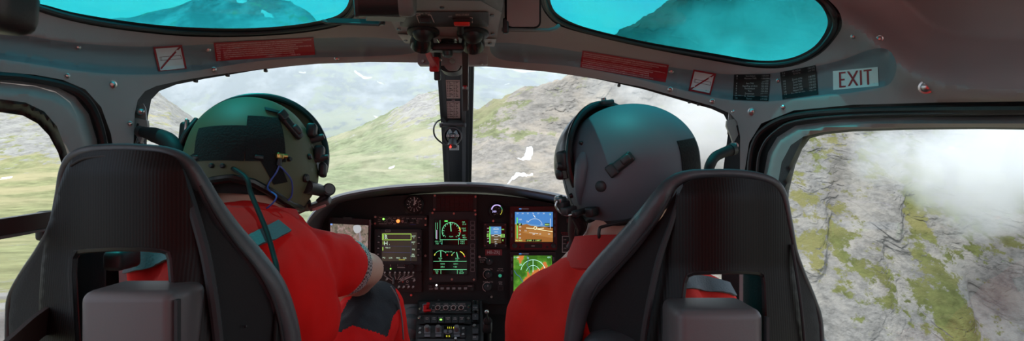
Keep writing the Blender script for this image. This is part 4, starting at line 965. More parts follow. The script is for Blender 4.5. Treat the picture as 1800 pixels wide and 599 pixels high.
M_WING = mat('seat_wing_cloth', (.008,.008,.009), .8, bump=.3, bscale=300)
M_PIPE = mat('seat_piping', (.03,.03,.032), .6, spec=.3)
M_COVER = mat('reel_cover_grey', (.11,.098,.10), .45, bump=.06, bscale=500, var=.05, vscale=9)
M_WEB = mat('harness_web', (.085,.092,.105), .65, bump=.5, bscale=260)
def ptube(pts, rads, squash=1.0, k=6, n=14):     # pts: (x, y, d); rads in the same units as x, y
    p3 = [P(*p) for p in pts]; rr = [r*p[2]/1000 for r, p in zip(rads, pts)]
    mb = MB(); mb.tube(p3, rr, n, smooth=k); return mb
def seat(lab, loc, shell, hole, dsh, wingL, wingR, dwing, bolster, brad, pipe, prad, box, scr):
    t = thing('pilot_seat', loc, lab, 'seat')
    sh = sheet('backrest_shell', shell, [hole], dsh, .022, [M_SHELL], t, step=9)
    rim = spl2(hole[:], 1, True)
    hs_ = [(a[0]+(b_[0]-a[0])*j/12, a[1]+(b_[1]-a[1])*j/12) for a, b_ in zip(hole, hole[1:]+hole[:1]) for j in range(12)]
    MB().tube([P(x, y, float(dsh(np.array([x]), np.array([y]))[0])+.008) for x, y in hs_], .006, 8, closed=True, up=(0,1,0)).build('opening_rim', M_BLACK, sh)
    for w_ in (wingL, wingR): sheet('side_wing', w_, [], dwing, .02, [M_WING], t, step=12)
    ptube(bolster, brad).build('side_bolster', M_LEATH, t)
    for k_, p_ in enumerate(pipe): ptube(p_, prad[k_], n=8).build('piping', M_PIPE, t)
    # grey reel cover in the opening
    x0, x1, y0, yb, df, db, dx = box
    zt = Z(y0, df); xl, xr = X(x0, df), X(x1, df)
    mb = MB(); mb.rbox(((xl+xr)/2, (df+db)/2, zt-.17), (xr-xl, db-df, .34), .014, None, 5)
    mb.build('reel_cover', M_COVER, t, 60)
    MB().ribbon([Vector((xr+.004, df+.004, zt-.01)), Vector((xr+.004, df+.004, zt-.33))], (1,0,0), .004, .008, None).build('cover_seam', M_PIPE, t)
    cx = loc[0]; zf = .29
    MB().rbox((cx, loc[1]+.27, .62), (.46,.50,.12), .04).build('seat_cushion', M_LEATH, t)
    MB().rbox((cx, loc[1]+.10, .78), (.42,.10,.40), .04).build('back_cushion', M_LEATH, t)
    ib = (145,.885) if x0 < 900 else (1338,.955)
    MB().rbox((X(*ib), ib[1], .92), (.050,.06,.62), .02).build('inner_bolster', M_WING, t)
    for sx in (-.17,.17): MB().rbox((cx+sx, loc[1]+.27, .425), (.04,.42,.28), .01).build('leg', M_DARK, t)
    for x, y in scr: MB().pcyl(x, y, 2.5, loc[1]+.06, .003, 12).build('screw', M_DSTEEL, t)
    return t
def dA(x, y): x = np.asarray(x, float); y = np.asarray(y, float); return .755+.028*((x-232)/130)**2+np.clip(300-y, 0, 60)*.0002-np.clip(y-440, 0, 300)*.00012
def dAw(x, y): x = np.asarray(x, float); return .80+.11*np.clip((np.abs(x-232)-120)/160, 0, 2)**1.2
shellA = spl2([(70,660),(68,560),(72,470),(84,400),(100,340),(116,294),(134,274),(165,266),(210,264),(260,265),(298,272),(318,290),(334,345),(350,420),(362,500),(372,580),(378,660)], 4)
holeA = [(136,700-45),(130,560),(126,480),(128,452),(136,440),(152,437),(200,434),(250,434),(285,437),(298,442),(302,454),(306,500),(312,560),(322,655)]
SA = seat('black leather pilot seat on the left behind the olive helmet', (X(235,.78),.78,.29), shellA, holeA, dA,
  [(84,405),(66,440),(38,480),(20,515),(15,560),(18,650),(80,650),(80,500)], [(330,300),(350,340),(372,390),(405,430),(445,480),(475,530),(492,590),(500,650),(370,650),(360,500)], dAw,
  [(14,660,.90),(15,560,.90),(19,520,.89),(40,480,.87),(70,437,.84),(92,395,.82),(104,345,.81),(113,300,.805),(128,276,.80),(155,265,.795),(200,261,.795),(250,262,.795),(296,268,.795),(328,286,.80),(351,322,.81),(372,362,.825),(402,408,.85),(440,455,.875),(478,505,.895),(501,560,.905),(512,610,.91),(520,670,.91)],
  [5,5,5,5,6,6,7,8,9,9,9,9,10,13,16,19,22,24,23,20,18,18],
  [[(318,300,.79),(330,335,.785),(346,390,.775),(362,450,.77),(374,520,.765),(383,590,.765),(388,660,.765)], [(124,291,.775),(150,278,.77),(200,274,.765),(260,275,.765),(300,282,.772),(312,292,.78)]], [[6,8,9,9,9,9,9],[2,2.5,3,3,2.5,2]],
  (135,303,513,655,.70,.785,0), ((432,573),))
def dB(x, y): x = np.asarray(x, float); y = np.asarray(y, float); return .845+.03*((x-1285)/110)**2+np.clip(345-y, 0, 60)*.0002-np.clip(y-470, 0, 300)*.00012
def dBw(x, y): x = np.asarray(x, float); return .885+.12*np.clip((np.abs(x-1285)-105)/150, 0, 2)**1.2
shellB = spl2([(1132,660),(1142,590),(1158,500),(1172,430),(1184,380),(1196,336),(1212,318),(1245,312),(1290,312),(1335,317),(1362,328),(1376,352),(1386,400),(1397,460),(1406,530),(1412,600),(1414,660)], 4)
holeB = [(1182,655),(1190,590),(1197,530),(1201,495),(1206,482),(1218,477),(1260,475),(1310,475),(1334,477),(1343,483),(1346,500),(1348,560),(1350,655)]
SB = seat('black leather pilot seat on the right behind the grey helmet', (X(1280,.86),.86,.29), shellB, holeB, dB,
  [(1190,335),(1165,380),(1130,420),(1085,462),(1045,505),(1030,540),(1018,590),(1012,655),(1140,655),(1165,470)], [(1398,455),(1416,490),(1432,530),(1440,570),(1444,655),(1408,655),(1402,540)], dBw,
  [(1000,670,1.0),(1007,600,.995),(1017,545,.985),(1032,507,.97),(1064,468,.95),(1102,426,.925),(1135,386,.905),(1160,350,.89),(1180,323,.885),(1206,309,.88),(1245,305,.88),(1290,305,.88),(1330,310,.88),(1360,321,.88),(1376,342,.885),(1387,390,.885),(1397,440,.89),(1412,482,.90),(1430,526,.915),(1442,570,.925),(1446,670,.925)],
  [15,16,18,20,22,22,20,17,13,10,8,8,8,8,7,6,5,5,5,5,5],
  [[(1194,344,.875),(1180,392,.87),(1160,450,.868),(1144,520,.866),(1132,590,.864),(1126,660,.864)], [(1392,430,.87),(1406,520,.865),(1414,600,.865),(1416,660,.865)]], [[4,5,6,6,6,6],[3,3,3,3]],
  (1191,1345,545,660,.785,.875,0), ())
# leather fold seams on the bolsters
ptube([(352,326,.79),(378,374,.805),(412,424,.83),(448,468,.855),(474,512,.87),(490,560,.88),(498,610,.885)], [2,3,3,3,3,2.5,2], n=8).build('bolster_seam', M_PIPE, SA)
ptube([(1178,345,.865),(1158,380,.875),(1128,418,.895),(1090,460,.92),(1055,497,.94),(1040,525,.95)], [2,2.5,3,3,3,2], n=8).build('bolster_seam', M_PIPE, SB)
# brown adjuster strap at the lower left
tag(MB().ribbon([P(98,552,.80), P(66,574,.76), P(30,606,.72), P(-30,660,.66)], (0,.3,1), .036, .006, None, 4).build('seat_strap', mat('strap_brown', (.04,.02,.016), .6, bump=.2), None, loc=P(50,560,.74)), 'dark brown strap beside the left seat at the lower left corner', 'strap')

# ================================================================== people
def bake(mb, name, m, parent, vox, it=6, smooth=180, zones=None, mats=None):
    o = mb.build(name, m, None, smooth)
    r = o.modifiers.new('r', 'REMESH'); r.mode = 'VOXEL'; r.voxel_size = vox; r.use_smooth_shade = True
    s_ = o.modifiers.new('s', 'SMOOTH'); s_.factor = .5; s_.iterations = it
    dg = bpy.context.evaluated_depsgraph_get(); dg.update()
    me = bpy.data.meshes.new_from_object(o.evaluated_get(dg))
    bpy.data.objects.remove(o)
    k = MB(); k.v = [tuple(v.co) for v in me.vertices]; k.f = [tuple(p.vertices) for p in me.polygons]; k.m = [0]*len(k.f)
    bpy.data.meshes.remove(me)
    if zones: k.m = zones(np.array(k.v), k.f)
    res = k.build(name, mats or m, parent, 180)
    res.data.polygons.foreach_set('use_smooth', [True]*len(res.data.polygons))
    return res
def cap(mb, a, b, r0, r1, n=18):
    a = Vector(a); b = Vector(b)
    mb.ell(a, (r0,)*3, None, n, 10); mb.ell(b, (r1,)*3, None, n, 10)
    mb.cyl(a, b, r0*.99, r1*.99, n)
def chain(mb, pts, rads):
    for (a, b), (r0, r1) in zip(zip(pts, pts[1:]), zip(rads, rads[1:])): cap(mb, a, b, r0, r1)
def folds(o, amp, scale, seed, keep=None):       # cloth folds worked into the mesh
    me = o.data; no = [v.normal.copy() for v in me.vertices]; org = ORG[o.name]
    for v, n_ in zip(me.vertices, no):
        p = (v.co+org); q = Vector((p.x*scale, p.y*scale*.8, p.z*scale*.45))+Vector((seed,)*3)
        f = noise.noise(q)+.5*noise.noise(q*2.3)
        v.co += n_*(f*amp)
    me.update()
SKIN = mat('skin', (.60,.34,.25), .5, bump=.12, bscale=160, var=.08, vscale=20)
SHIRT = mat('red_shirt_cloth', (.80,.012,.010), .8, bump=.18, bscale=500, var=.06, vscale=12, spec=.15)
SHIRT2 = mat('red_jacket_cloth', (.74,.030,.022), .8, bump=.2, bscale=400, var=.07, vscale=12, spec=.15)
TRBLACK = mat('trouser_black', (.016,.016,.019), .7, bump=.4, bscale=250, spec=.3)
HAIR = mat('dark_hair', (.03,.022,.016), .6, bump=.5, bscale=300)

def hand(mb, wrist, d_, palm_n, side, curl=.6):
    """palm with four unequal curled fingers and a thumb off its side"""
    d_ = Vector(d_).normalized(); n_ = Vector(palm_n); n_ = (n_-d_*n_.dot(d_)).normalized(); s_ = d_.cross(n_)*side
    W = Vector(wrist)
    R = Matrix((s_, d_, n_)).transposed()
    mb.ell(W+d_*.05, (.040,.052,.016), R)
    for k, (o_, l_) in enumerate(((-.027,.075),(-.009,.085),(.010,.080),(.027,.062))):
        a = W+d_*(.088-.004*abs(k-1))+s_*o_; pts = [a-d_*.02]; ang = .2; p = a
        for seg in (.42,.33,.25):
            dd = d_*math.cos(ang)+n_*math.sin(ang); pts.append(p); p = p+dd*l_*seg; ang += curl
        pts.append(p); chain(mb, pts, [.010,.0098,.0092,.0082,.0070])
    a = W+d_*.022-s_*.030
    chain(mb, [a, a-s_*.022+d_*.022+n_*.012, a-s_*.028+d_*.048+n_*.022, a-s_*.022+d_*.068+n_*.030], [.014,.0125,.0105,.0085])
def head(mb, C, R):
    f = lambda *q: C+R @ Vector(q)
    mb.ell(f(0,-.005,.012), (.076,.094,.100), R); mb.ell(f(0,.03,-.045), (.060,.068,.070), R)
    mb.ell(f(0,.078,-.088), (.024,.022,.020), R)                                    # chin
    chain(mb, [f(0,.094,.012), f(0,.112,-.026)], [.009,.014])                       # nose
    mb.ell(f(.013,.104,-.03), (.009,.010,.008), R); mb.ell(f(-.013,.104,-.03), (.009,.010,.008), R)
    mb.ell(f(0,.094,-.054), (.022,.010,.006), R); mb.ell(f(0,.092,-.063), (.019,.010,.007), R)   # lips
    for s_ in (-1, 1):
        mb.ell(f(s_*.032,.080,.022), (.024,.012,.008), R)                           # brow
        mb.ell(f(s_*.034,.070,-.022), (.022,.02,.022), R)                           # cheek
        mb.ell(f(s_*.079,-.004,-.012), (.010,.020,.032), R)                         # ear

# --- a flight helmet in its own axes (x right, y forward, z up)
def hdir(az, el): a, e = math.radians(az), math.radians(el); return Vector((math.sin(a)*math.cos(e), -math.cos(a)*math.cos(e), math.sin(e)))
HR_ = (.117,.146,.116)
def hsurf(az, el, k=1.0, ears=True):
    a, e = math.radians(az), math.radians(el)
    if el >= 0: c = math.cos(e)
    else: c = math.cos(e*.55)
    v = Vector((math.sin(a)*c*HR_[0], -math.cos(a)*c*HR_[1], math.sin(e)*HR_[2]*(1.0 if el >= 0 else 1.12)))
    if ears:
        for s_ in (-90, 90):
            w = (az-s_+180) % 360-180
            v.x += (1 if s_ > 0 else -1)*.016*math.exp(-(w/32)**2-((el+22)/22)**2)
    return v*k
def hcut(az):
    w = abs((az+180) % 360-180)                   # 0 at the nape, 180 at the face
    return float(np.interp(w, [0,18,34,50,64,90,108,122,135,150,180], [-30,-33,-41,-50,-55,-57,-52,-34,-6,10,14]))
def helmet(parent, C, R, m_shell, edge_m, visor_m, nape_m, vk=1.0):
    T = lambda v: C+R @ Vector(v)
    base = None
    na, ne = 96, 26; mb = MB(); vs = []; fs = []
    for k in (1.0, .92):
        for i in range(na):
            az = 360*i/na; c_ = hcut(az)
            for j in range(ne+1): vs.append(T(hsurf(az, 90-(90-c_)*j/ne, k)))
    S = na*(ne+1)
    for i in range(na):
        i2 = (i+1) % na
        for j in range(ne):
            a, b_, c_, d_ = i*(ne+1)+j, i2*(ne+1)+j, i2*(ne+1)+j+1, i*(ne+1)+j+1
            fs += [(a, b_, c_, d_), (S+d_, S+c_, S+b_, S+a)]
        a, b_ = i*(ne+1)+ne, i2*(ne+1)+ne; fs.append((a, b_, S+b_, S+a))
    h = mb.add(vs, fs).build('helmet', m_shell, parent, 60)
    MB().tube([T(hsurf(360*i/120, hcut(360*i/120)+.5, .965)) for i in range(120)], .0088, 10, closed=True).build('edge_roll', edge_m, h)
    # dark liner and nape pad below the rear edge
    mb = MB(); vs = []; fs = []
    for i in range(33):
        az = -80+160*i/32
        for j in range(7):
            el = -8-44*j/6; vs.append(T(hsurf(az, el, .90-.03*j/6, False)))
    for kk in (1,):
        for i in range(33):
            az = -80+160*i/32
            for j in range(7): vs.append(T(hsurf(az, -8-44*j/6, .80, False)))
    for i in range(32):
        for j in range(6):
            a = i*7+j; fs += [(a, a+7, a+8, a+1), (231+a+1, 231+a+8, 231+a+7, 231+a)]
    for i in range(32): fs += [(i*7+6, i*7+13, 231+i*7+13, 231+i*7+6), (i*7, 231+i*7, 231+i*7+7, i*7+7)]
    mb.add(vs, fs).build('nape_pad', nape_m, h)
    # visor cover: a hood over the front half of the shell
    mb = MB(); vs = []; fs = []; nu, nv = 44, 14
    for k in (0, 1):
        for i in range(nu+1):
            ph = math.radians(-6+192*i/nu)
            for j in range(nv+1):
                ps = math.radians(18+54*j/nv)
                kk = (1.13-.0035*j if j > 0 else 1.10)*vk-.035*k
                e = Vector((math.cos(ph)*math.cos(ps)*HR_[0]*1.02, math.sin(ps)*HR_[1]+.004, math.sin(ph)*math.cos(ps)*HR_[2]*1.02))
                vs.append(T(e*kk))
    S = (nu+1)*(nv+1)
    for i in range(nu):
        for j in range(nv):
            a = i*(nv+1)+j; fs += [(a, a+nv+1, a+nv+2, a+1), (S+a+1, S+a+nv+2, S+a+nv+1, S+a)]
        fs += [(i*(nv+1), S+i*(nv+1), S+(i+1)*(nv+1), (i+1)*(nv+1)), (i*(nv+1)+nv, (i+1)*(nv+1)+nv, S+(i+1)*(nv+1)+nv, S+i*(nv+1)+nv)]
    for j in range(nv): fs += [(j, j+1, S+j+1, S+j), (nu*(nv+1)+j, S+nu*(nv+1)+j, S+nu*(nv+1)+j+1, nu*(nv+1)+j+1)]
    mb.add(vs, fs).build('visor_cover', visor_m, h, 50)
    MB().tube([T(Vector((math.cos(q)*HR_[0]*1.085*vk, .040+.012*math.sin(q), math.sin(q)*HR_[2]*1.075*vk))) for q in [math.radians(-14+208*i/40) for i in range(41)]], .0068, 10).build('visor_track', edge_m, h)
    return h, T
def hpatch(T, h, azs, els, k, th, m, name, n=10):    # cloth patch following the shell; azs/els at the four corners tl,tr,br,bl
    mb = MB(); vs = []; fs = []
    for kk in (k+th, k):
        for j in range(n+1):
            for i in range(n+1):
                u, v = i/n, j/n
                az = (azs[0]*(1-u)+azs[1]*u)*(1-v)+(azs[3]*(1-u)+azs[2]*u)*v; el = (els[0]*(1-u)+els[1]*u)*(1-v)+(els[3]*(1-u)+els[2]*u)*v
                vs.append(T(hsurf(az, el, kk)))
    w = n+1; S = w*w
    for j in range(n):
        for i in range(n):
            a = j*w+i; fs += [(a, a+1, a+1+w, a+w), (S+a+w, S+a+w+1, S+a+1, S+a)]
    for i in range(n): fs += [(i, S+i, S+i+1, i+1), (n*w+i, n*w+i+1, S+n*w+i+1, S+n*w+i), (i*w, (i+1)*w, S+(i+1)*w, S+i*w), (i*w+n, S+i*w+n, S+(i+1)*w+n, (i+1)*w+n)]
    return mb.add(vs, fs).build(name, m, h)
def hframe(R, az, el):                                # axes on the shell: u along azimuth, v up, n out
    e = 1; a = hsurf(az-e, el); b_ = hsurf(az+e, el); c_ = hsurf(az, el+e); d_ = hsurf(az, el-e)
    u = (b_-a).normalized(); v = (c_-d_).normalized(); n_ = u.cross(v).normalized(); v = n_.cross(u)
    return Matrix((R @ u, R @ v, R @ n_)).transposed()
VELCRO = mat('hook_and_loop', (.006,.0065,.007), .95, bump=.9, bscale=260)
def buckle(T, R, h, az, el, rot, m, L_=.052):
    F = hframe(R, az, el) @ Matrix.Rotation(rot, 3, 'Z'); c = T(hsurf(az, el, 1.03)); n_ = F @ Vector((0,0,1)); u = F @ Vector((1,0,0))
    MB().rbox(c-u*.0, (L_,.020,.010), .004, F).build('buckle', m, h)
    MB().rbox(c+n_*.006+u*.012, (.020,.014,.010), .004, F).build('buckle_tongue', M_DARK, h)
    MB().rbox(c+n_*.003-u*L_*.42, (.018,.024,.008), .003, F).build('buckle_end', m, h)
def stud(T, R, h, az, el, r, m, name='stud', hh=.006):
    F = hframe(R, az, el); MB().lathe([(r, -.004), (r, hh*.6), (r*.7, hh)], T(hsurf(az, el)), F @ Vector((0,0,1)), 16).build(name, m, h)
def rot(yaw, pitch, roll): return Matrix.Rotation(math.radians(yaw), 3, 'Z') @ Matrix.Rotation(math.radians(pitch), 3, 'X') @ Matrix.Rotation(math.radians(roll), 3, 'Y')
OLIVE = mat('helmet_olive', (.092,.100,.050), .6, var=.05, vscale=9)
GREYH = mat('helmet_grey', (.105,.125,.145), .55, var=.04, vscale=9)
EDGE = mat('helmet_edge_black', (.010,.011,.011), .35)

def collar(parent, C, rx, ry, h_, tilt, m, name='collar'):
    mb = MB(); n = 40; vs = []; fs = []
    for k, (s_, z_) in enumerate(((1.10,-.012),(1.0,h_),(1.05,h_+.004),(1.18,h_*.45),(1.42,-.016),(1.3,-.03))):
        for i in range(n):
            a = 2*PI*i/n; p = Vector((math.cos(a)*rx*s_, math.sin(a)*ry*s_, z_+.006*math.sin(a)-tilt*math.sin(a)*ry))
            vs.append(Vector(C)+p)
    for k in range(6):
        k2 = (k+1) % 6
        for i in range(n): i2 = (i+1) % n; fs.append((k*n+i, k*n+i2, k2*n+i2, k2*n+i))
    return mb.add(vs, fs).build(name, m, parent, 60)

# ---------------------------------------------------------------- pilot on the left: short-sleeved red shirt, olive helmet
HL = P(445,272,1.17); RL = rot(12,-7,3)
pl = thing('person', (HL.x, 1.02, .68), 'person in a red polo shirt and olive helmet bending over the left seat controls', 'person')
neck = P(440,392,1.10); shR = P(545,462,1.13); shL = P(300,475,1.05); elR = P(645,473,1.33); wrR = Vector((-.47,1.50,.90))
elL = Vector((-.80,1.22,.86)); wrL = Vector((-.62,1.45,.84)); hipR = Vector((-.43,1.00,.70)); hipL = Vector((-.64,1.00,.70))
knR = P(655,548,1.43); anR = Vector((-.34,1.75,.40)); knL = Vector((-.74,1.45,.86)); anL = Vector((-.70,1.75,.40))
mb = MB(); head(mb, HL+RL @ Vector((0,-.005,-.008)), RL)
chain(mb, [HL+RL @ Vector((0,-.03,-.07)), neck+Vector((0,.01,.02)), neck+Vector((0,0,-.05))], [.060,.062,.075])
chest = P(432,520,1.05); waist = Vector((-.535,1.0,.78))
mb.ell(chest+Vector((0,.02,.0)), (.150,.095,.16)); mb.ell(waist, (.14,.10,.15)); cap(mb, neck, shR, .06, .05); cap(mb, neck, shL, .06, .05)
chain(mb, [shR, shR.lerp(elR,.55), elR, elR.lerp(wrR,.35), wrR], [.052,.049,.0405,.041,.028])
chain(mb, [shL, elL, elL.lerp(wrL,.35), wrL], [.05,.041,.039,.028])
hand(mb, wrR, (-.2,.6,-.3), (-.8,-.1,-.6), 1); hand(mb, wrL, (.3,.8,-.2), (.6,0,-.8), -1)
for hp, kn, an in ((hipR,knR,anR),(hipL,knL,anL)):
    chain(mb, [hp, kn, kn.lerp(an,.35), an], [.085,.060,.058,.042])
bake(mb, 'body', SKIN, pl, .009, 4)
# shirt
mb = MB()
mb.ell(P(428,540,1.05), (.172,.112,.20)); mb.ell(P(425,520,1.02), (.150,.10,.15)); mb.ell(Vector((-.535,1.0,.80)), (.158,.115,.17))
chain(mb, [neck+Vector((.0,0,-.045)), neck.lerp(shR,.5)+Vector((0,0,.010)), shR, shR.lerp(elR,.35), shR.lerp(elR,.56)], [.050,.058,.070,.067,.060])
chain(mb, [neck+Vector((.0,0,-.045)), neck.lerp(shL,.5)+Vector((0,0,.004)), shL, shL.lerp(elL,.55)], [.050,.056,.066,.062])
cap(mb, shR+Vector((-.03,-.01,-.03)), P(500,560,1.06), .075, .10); cap(mb, shL+Vector((.03,-.0,-.03)), P(350,560,1.02), .075, .10)
shirt = bake(mb, 'shirt', SHIRT, pl, .0085, 7); folds(shirt, .008, 14, 3.3); folds(shirt, .0028, 36, 8.1)
# knitted cuff at the sleeve end
ax = (elR-shR).normalized(); cc_ = shR.lerp(elR,.61)
mk = bpy.data.materials.new('cuff_rib'); nt, N, L, b = nodes(mk); tc = N.new('ShaderNodeTexCoord'); ck = N.new('ShaderNodeTexChecker'); ck.inputs['Scale'].default_value = 230; ck.inputs[1].default_value = (.45,.40,.38,1); ck.inputs[2].default_value = (.10,.09,.09,1); L.new(tc.outputs['Object'], ck.inputs[0]); L.new(ck.outputs[0], b.inputs['Base Color']); b.inputs['Roughness'].default_value = .9
MB().lathe([(.057,-.012),(.0605,-.008),(.0605,.005),(.057,.008),(.046,.004),(.046,-.012)], cc_, ax, 36, False).build('sleeve_cuff', mk, pl)
collar(pl, neck+Vector((.004,-.004,-.014)), .078, .078, .038, .22, mat('collar_red', (.55,.014,.013), .8, bump=.3))
# trousers: red with black knee panels
ZK = [(583,580),(612,530),(640,500),(665,492),(690,497),(703,525),(704,540),(690,558),(682,592),(660,583),(620,573),(596,584)]
def tz(V, F):
    c = np.array([V[list(f)].mean(0) for f in F]); d = c[:,1]; x = c[:,0]/d*1000+900; y = (CZ-c[:,2])/d*1000+299.5
    return (inside(ZK, x, y) | (c[:,0] < -.56) & (c[:,1] > 1.34)).astype(int).tolist()
mb = MB()
for hp, kn, an in ((hipR,knR,anR),(hipL,knL,anL)):
    chain(mb, [hp, hp.lerp(kn,.6), kn, kn.lerp(an,.3), kn.lerp(an,.95)], [.105,.092,.080,.082,.062])
mb.ell((-.535,1.0,.73), (.185,.15,.11))
tr = bake(mb, 'trousers', SHIRT, pl, .005, 9, zones=tz, mats=[SHIRT, TRBLACK]); folds(tr, .004, 22, 1.3)
MB().tube([P(687,503,1.385), P(697,520,1.39), P(703,540,1.40), P(707,566,1.41), P(709,596,1.42)], .0022, 6, smooth=4).build('trouser_piping', mat('reflex_grey', (.22,.22,.23), .4), pl)
for an in (anR, anL):
    mb = MB(); chain(mb, [an+Vector((0,0,.04)), an+Vector((0,.0,-.05)), an+Vector((0,.16,-.075))], [.055,.05,.036]); bake(mb, 'boot', mat('boot_black', (.012,.012,.012), .5), pl, .009, 3)
# helmet
h, T = helmet(pl, HL, RL, OLIVE, EDGE, EDGE, mat('nape_black', (.010,.010,.011), .8, bump=.5, bscale=150), 1.10)
hpatch(T, h, (-38,10,9,-38), (14,17,-14,-15), 1.004, .012, VELCRO, 'hook_patch')
hpatch(T, h, (8,39,44,10), (28,31,-11,-14), 1.003, .012, VELCRO, 'hook_patch')
hpatch(T, h, (22,35,48,36), (-12,-7,-28,-32), 1.003, .012, VELCRO, 'hook_patch')
hpatch(T, h, (-52,-38,-37,-50), (-12,-8,-18,-22), 1.003, .012, VELCRO, 'hook_patch')
buckle(T, RL, h, 50, 24, -.9, M_BLACK, .060); hpatch(T, h, (24,42,43,25), (41,40,36,37), 1.02, .02, M_BLACK, 'buckle_strap')
for az, el, r in ((-18,-19,.0045),(-8,-19,.0045),(47,-8,.0048),(66,-22,.0085),(71,-2,.006)): stud(T, RL, h, az, el, r, M_BLACK)
for az, el in ((21,-10),(-36,-12)): MB().rbox(T(hsurf(az,el,1.01)), (.017,.009,.008), .003, hframe(RL,az,el)).build('clip', M_BLACK, h)
F = hframe(RL,37,-7); g0 = T(hsurf(37,-7,1.02)); GOLD = mat('brass', (.6,.38,.12), .3, metal=1)
MB().rbox(g0, (.014,.012,.016), .003, F).build('brass_connector', GOLD, h); MB().cyl(g0, g0+F @ Vector((.015,.002,.004)), .005, .004, 12).build('brass_connector', GOLD, h); MB().cyl(g0+F @ Vector((0,-.004,.004)), g0+F @ Vector((0,-.018,.004)), .0042, .005).build('connector_boot', M_BLACK, h)
BLUE = mat('blue_wire', (.05,.09,.38), .4); g1 = g0+F @ Vector((0,-.018,.004))
MB().tube([g1, T(hsurf(36,-20,1.04)), T(hsurf(30,-34,1.05)), P(486,345,1.03), P(474,362,1.03), P(458,372,1.05), P(450,380,1.07)], .0016, 6, smooth=6).build('blue_wire', BLUE, h)
MB().tube([g1, T(hsurf(42,-18,1.06)), T(hsurf(50,-26,1.05)), T(hsurf(55,-40,1.03)), T(hsurf(54,-50,1.0)), T(hsurf(62,-62,.95))], .0016, 6, smooth=6).build('blue_wire', BLUE, h)
# goggle and visor fittings on the right-hand side, helmet lamp
for az, el, s_ in ((84,26,(.02,.03,.03)),(88,4,(.020,.036,.034)),(90,-10,(.016,.03,.03))): MB().rbox(T(hsurf(az,el,1.08)), s_, .006, RL).build('visor_pivot', M_BLACK, h)
for az, el, r in ((86,18,.008),(84,-2,.007)): stud(T, RL, h, az, el, r, M_DARK, 'visor_knob', .028)
for az, el, s_ in ((-84,14,(.022,.045,.05)),(-88,-8,(.022,.05,.05))): MB().rbox(T(hsurf(az,el,1.06)), s_, .008, RL).build('visor_pivot', M_BLACK, h)
MB().tube([T(hsurf(-78,30,1.06)), T(hsurf(-74,12,1.07)), T(hsurf(-80,-6,1.07))], .008, 10, smooth=5, flat=.5).build('visor_strap', M_DARK, h)
MB().rbox(T(hsurf(-76,20,1.10)), (.006,.012,.03), .002, RL).build('visor_latch', M_STEEL, h)
lc = P(577,337,1.22)
MB().cyl(lc+Vector((-.016,.02,-.004)), lc+Vector((.006,-.012,.006)), .0125, .0135, 24).build('lamp_barrel', M_BLACK, h)
MB().cyl(lc+Vector((.006,-.012,.006)), lc+Vector((.0075,-.014,.0067)), .011, .0105, 24).build('lamp_cap', mat('lamp_cap_grey', (.13,.13,.125), .4), h)
Rb = Matrix.Rotation(-.35, 3, 'Y') @ Matrix.Rotation(.3, 3, 'X'); bc = P(563,358,1.22)
MB().rbox(bc, (.046,.03,.013), .004, Rb).build('lamp_housing', mat('lamp_housing', (.10,.09,.085), .45), h); MB().rbox(bc+Rb @ Vector((0,-.0155,-.003)), (.030,.003,.006), .001, Rb).build('lamp_lens', mat('lens_rose', (.55,.35,.33), .2), h)
MB().cyl(bc+Vector((-.005,.0,.004)), lc, .006).build('lamp_arm', M_DARK, h); MB().cyl(lc+Vector((-.01,.01,0)), T(hsurf(70,-30,1.0)), .012, .014, 16).build('lamp_mount', M_BLACK, h)
MB().tube([T(hsurf(96,-44,1.0)), P(540,364,1.22), P(522,374,1.25), P(507,385,1.26), P(498,391,1.25)], [.006,.006,.005,.004,.006], 8, smooth=6).build('boom_microphone', M_BLACK, h)
MB().tube([P(572,354,1.22), P(548,368,1.23), P(525,371,1.24), P(508,372,1.22)], .0018, 6, smooth=6).build('microphone_wire', M_BLACK, h)
MB().rbox(T(hsurf(0,-20,.93)), (.018,.008,.020), .002, RL).build('nape_tag', mat('tag_pale', (.4,.36,.36), .5), h)
MB().ribbon([T(hsurf(az,-27-abs(az)*.22,.915,False)) for az in range(-60,61,10)], RL @ Vector((0,0,1)), .020, .006, None, 3).build('nape_strap', M_DARK, h)
cb = MB().tube([T(hsurf(-6,-20,.90)), P(432,312,1.0), P(441,340,.985), P(456,375,.965), P(470,410,.945), P(480,445,.925), P(487,475,.905), P(488,520,.89), P(484,600,.88)], .0042, 10, smooth=8).build('helmet_cable', mat('cable_black', (.012,.013,.013), .65, spec=.25), pl)
# harness over the shoulders
from mathutils.bvhtree import BVHTree
def on_cloth(o, path, lift=.004):               # where the sight lines of a strap meet the cloth, a little above it
    org = ORG[o.name]; me = o.data
    bv = BVHTree.FromPolygons([v.co+org for v in me.vertices], [tuple(p.vertices) for p in me.polygons])
    eye = Vector((0, 0, CZ)); out = []; nn = []
    for x, y in path:
        hit = bv.ray_cast(eye, (P(x, y, 1.0)-eye).normalized())
        if hit[0] is not None: out.append(hit[0]+hit[1]*lift); nn.append(hit[1])
    return out, nn
def strap(o, path, w, t, extra=()):
    pts, nn = on_cloth(o, spl2(path, 5)); pts = list(pts)+list(extra); nn = nn+[nn[-1]]*len(extra)
    for _ in range(3): pts = [pts[0]]+[(pts[k-1]+pts[k]*2+pts[k+1])/4 for k in range(1, len(pts)-1)]+[pts[-1]]
    wd = []
    for k, p in enumerate(pts):
        tg = (pts[min(k+1, len(pts)-1)]-pts[max(k-1, 0)]).normalized(); wd.append(tg.cross(nn[k]).normalized())
    return MB().ribbon(pts, wd, w, .004, None).build('strap', M_WEB, t)
t = thing('shoulder_harness', P(420,430,1.0), 'grey shoulder harness over the left pilot\'s red shirt', 'harness')
strap(shirt, [(499,399),(478,410),(450,423),(425,436),(400,451),(378,470)], .030, t)
strap(shirt, [(318,436),(295,446),(260,456),(225,464),(190,474),(165,482)], .034, t)
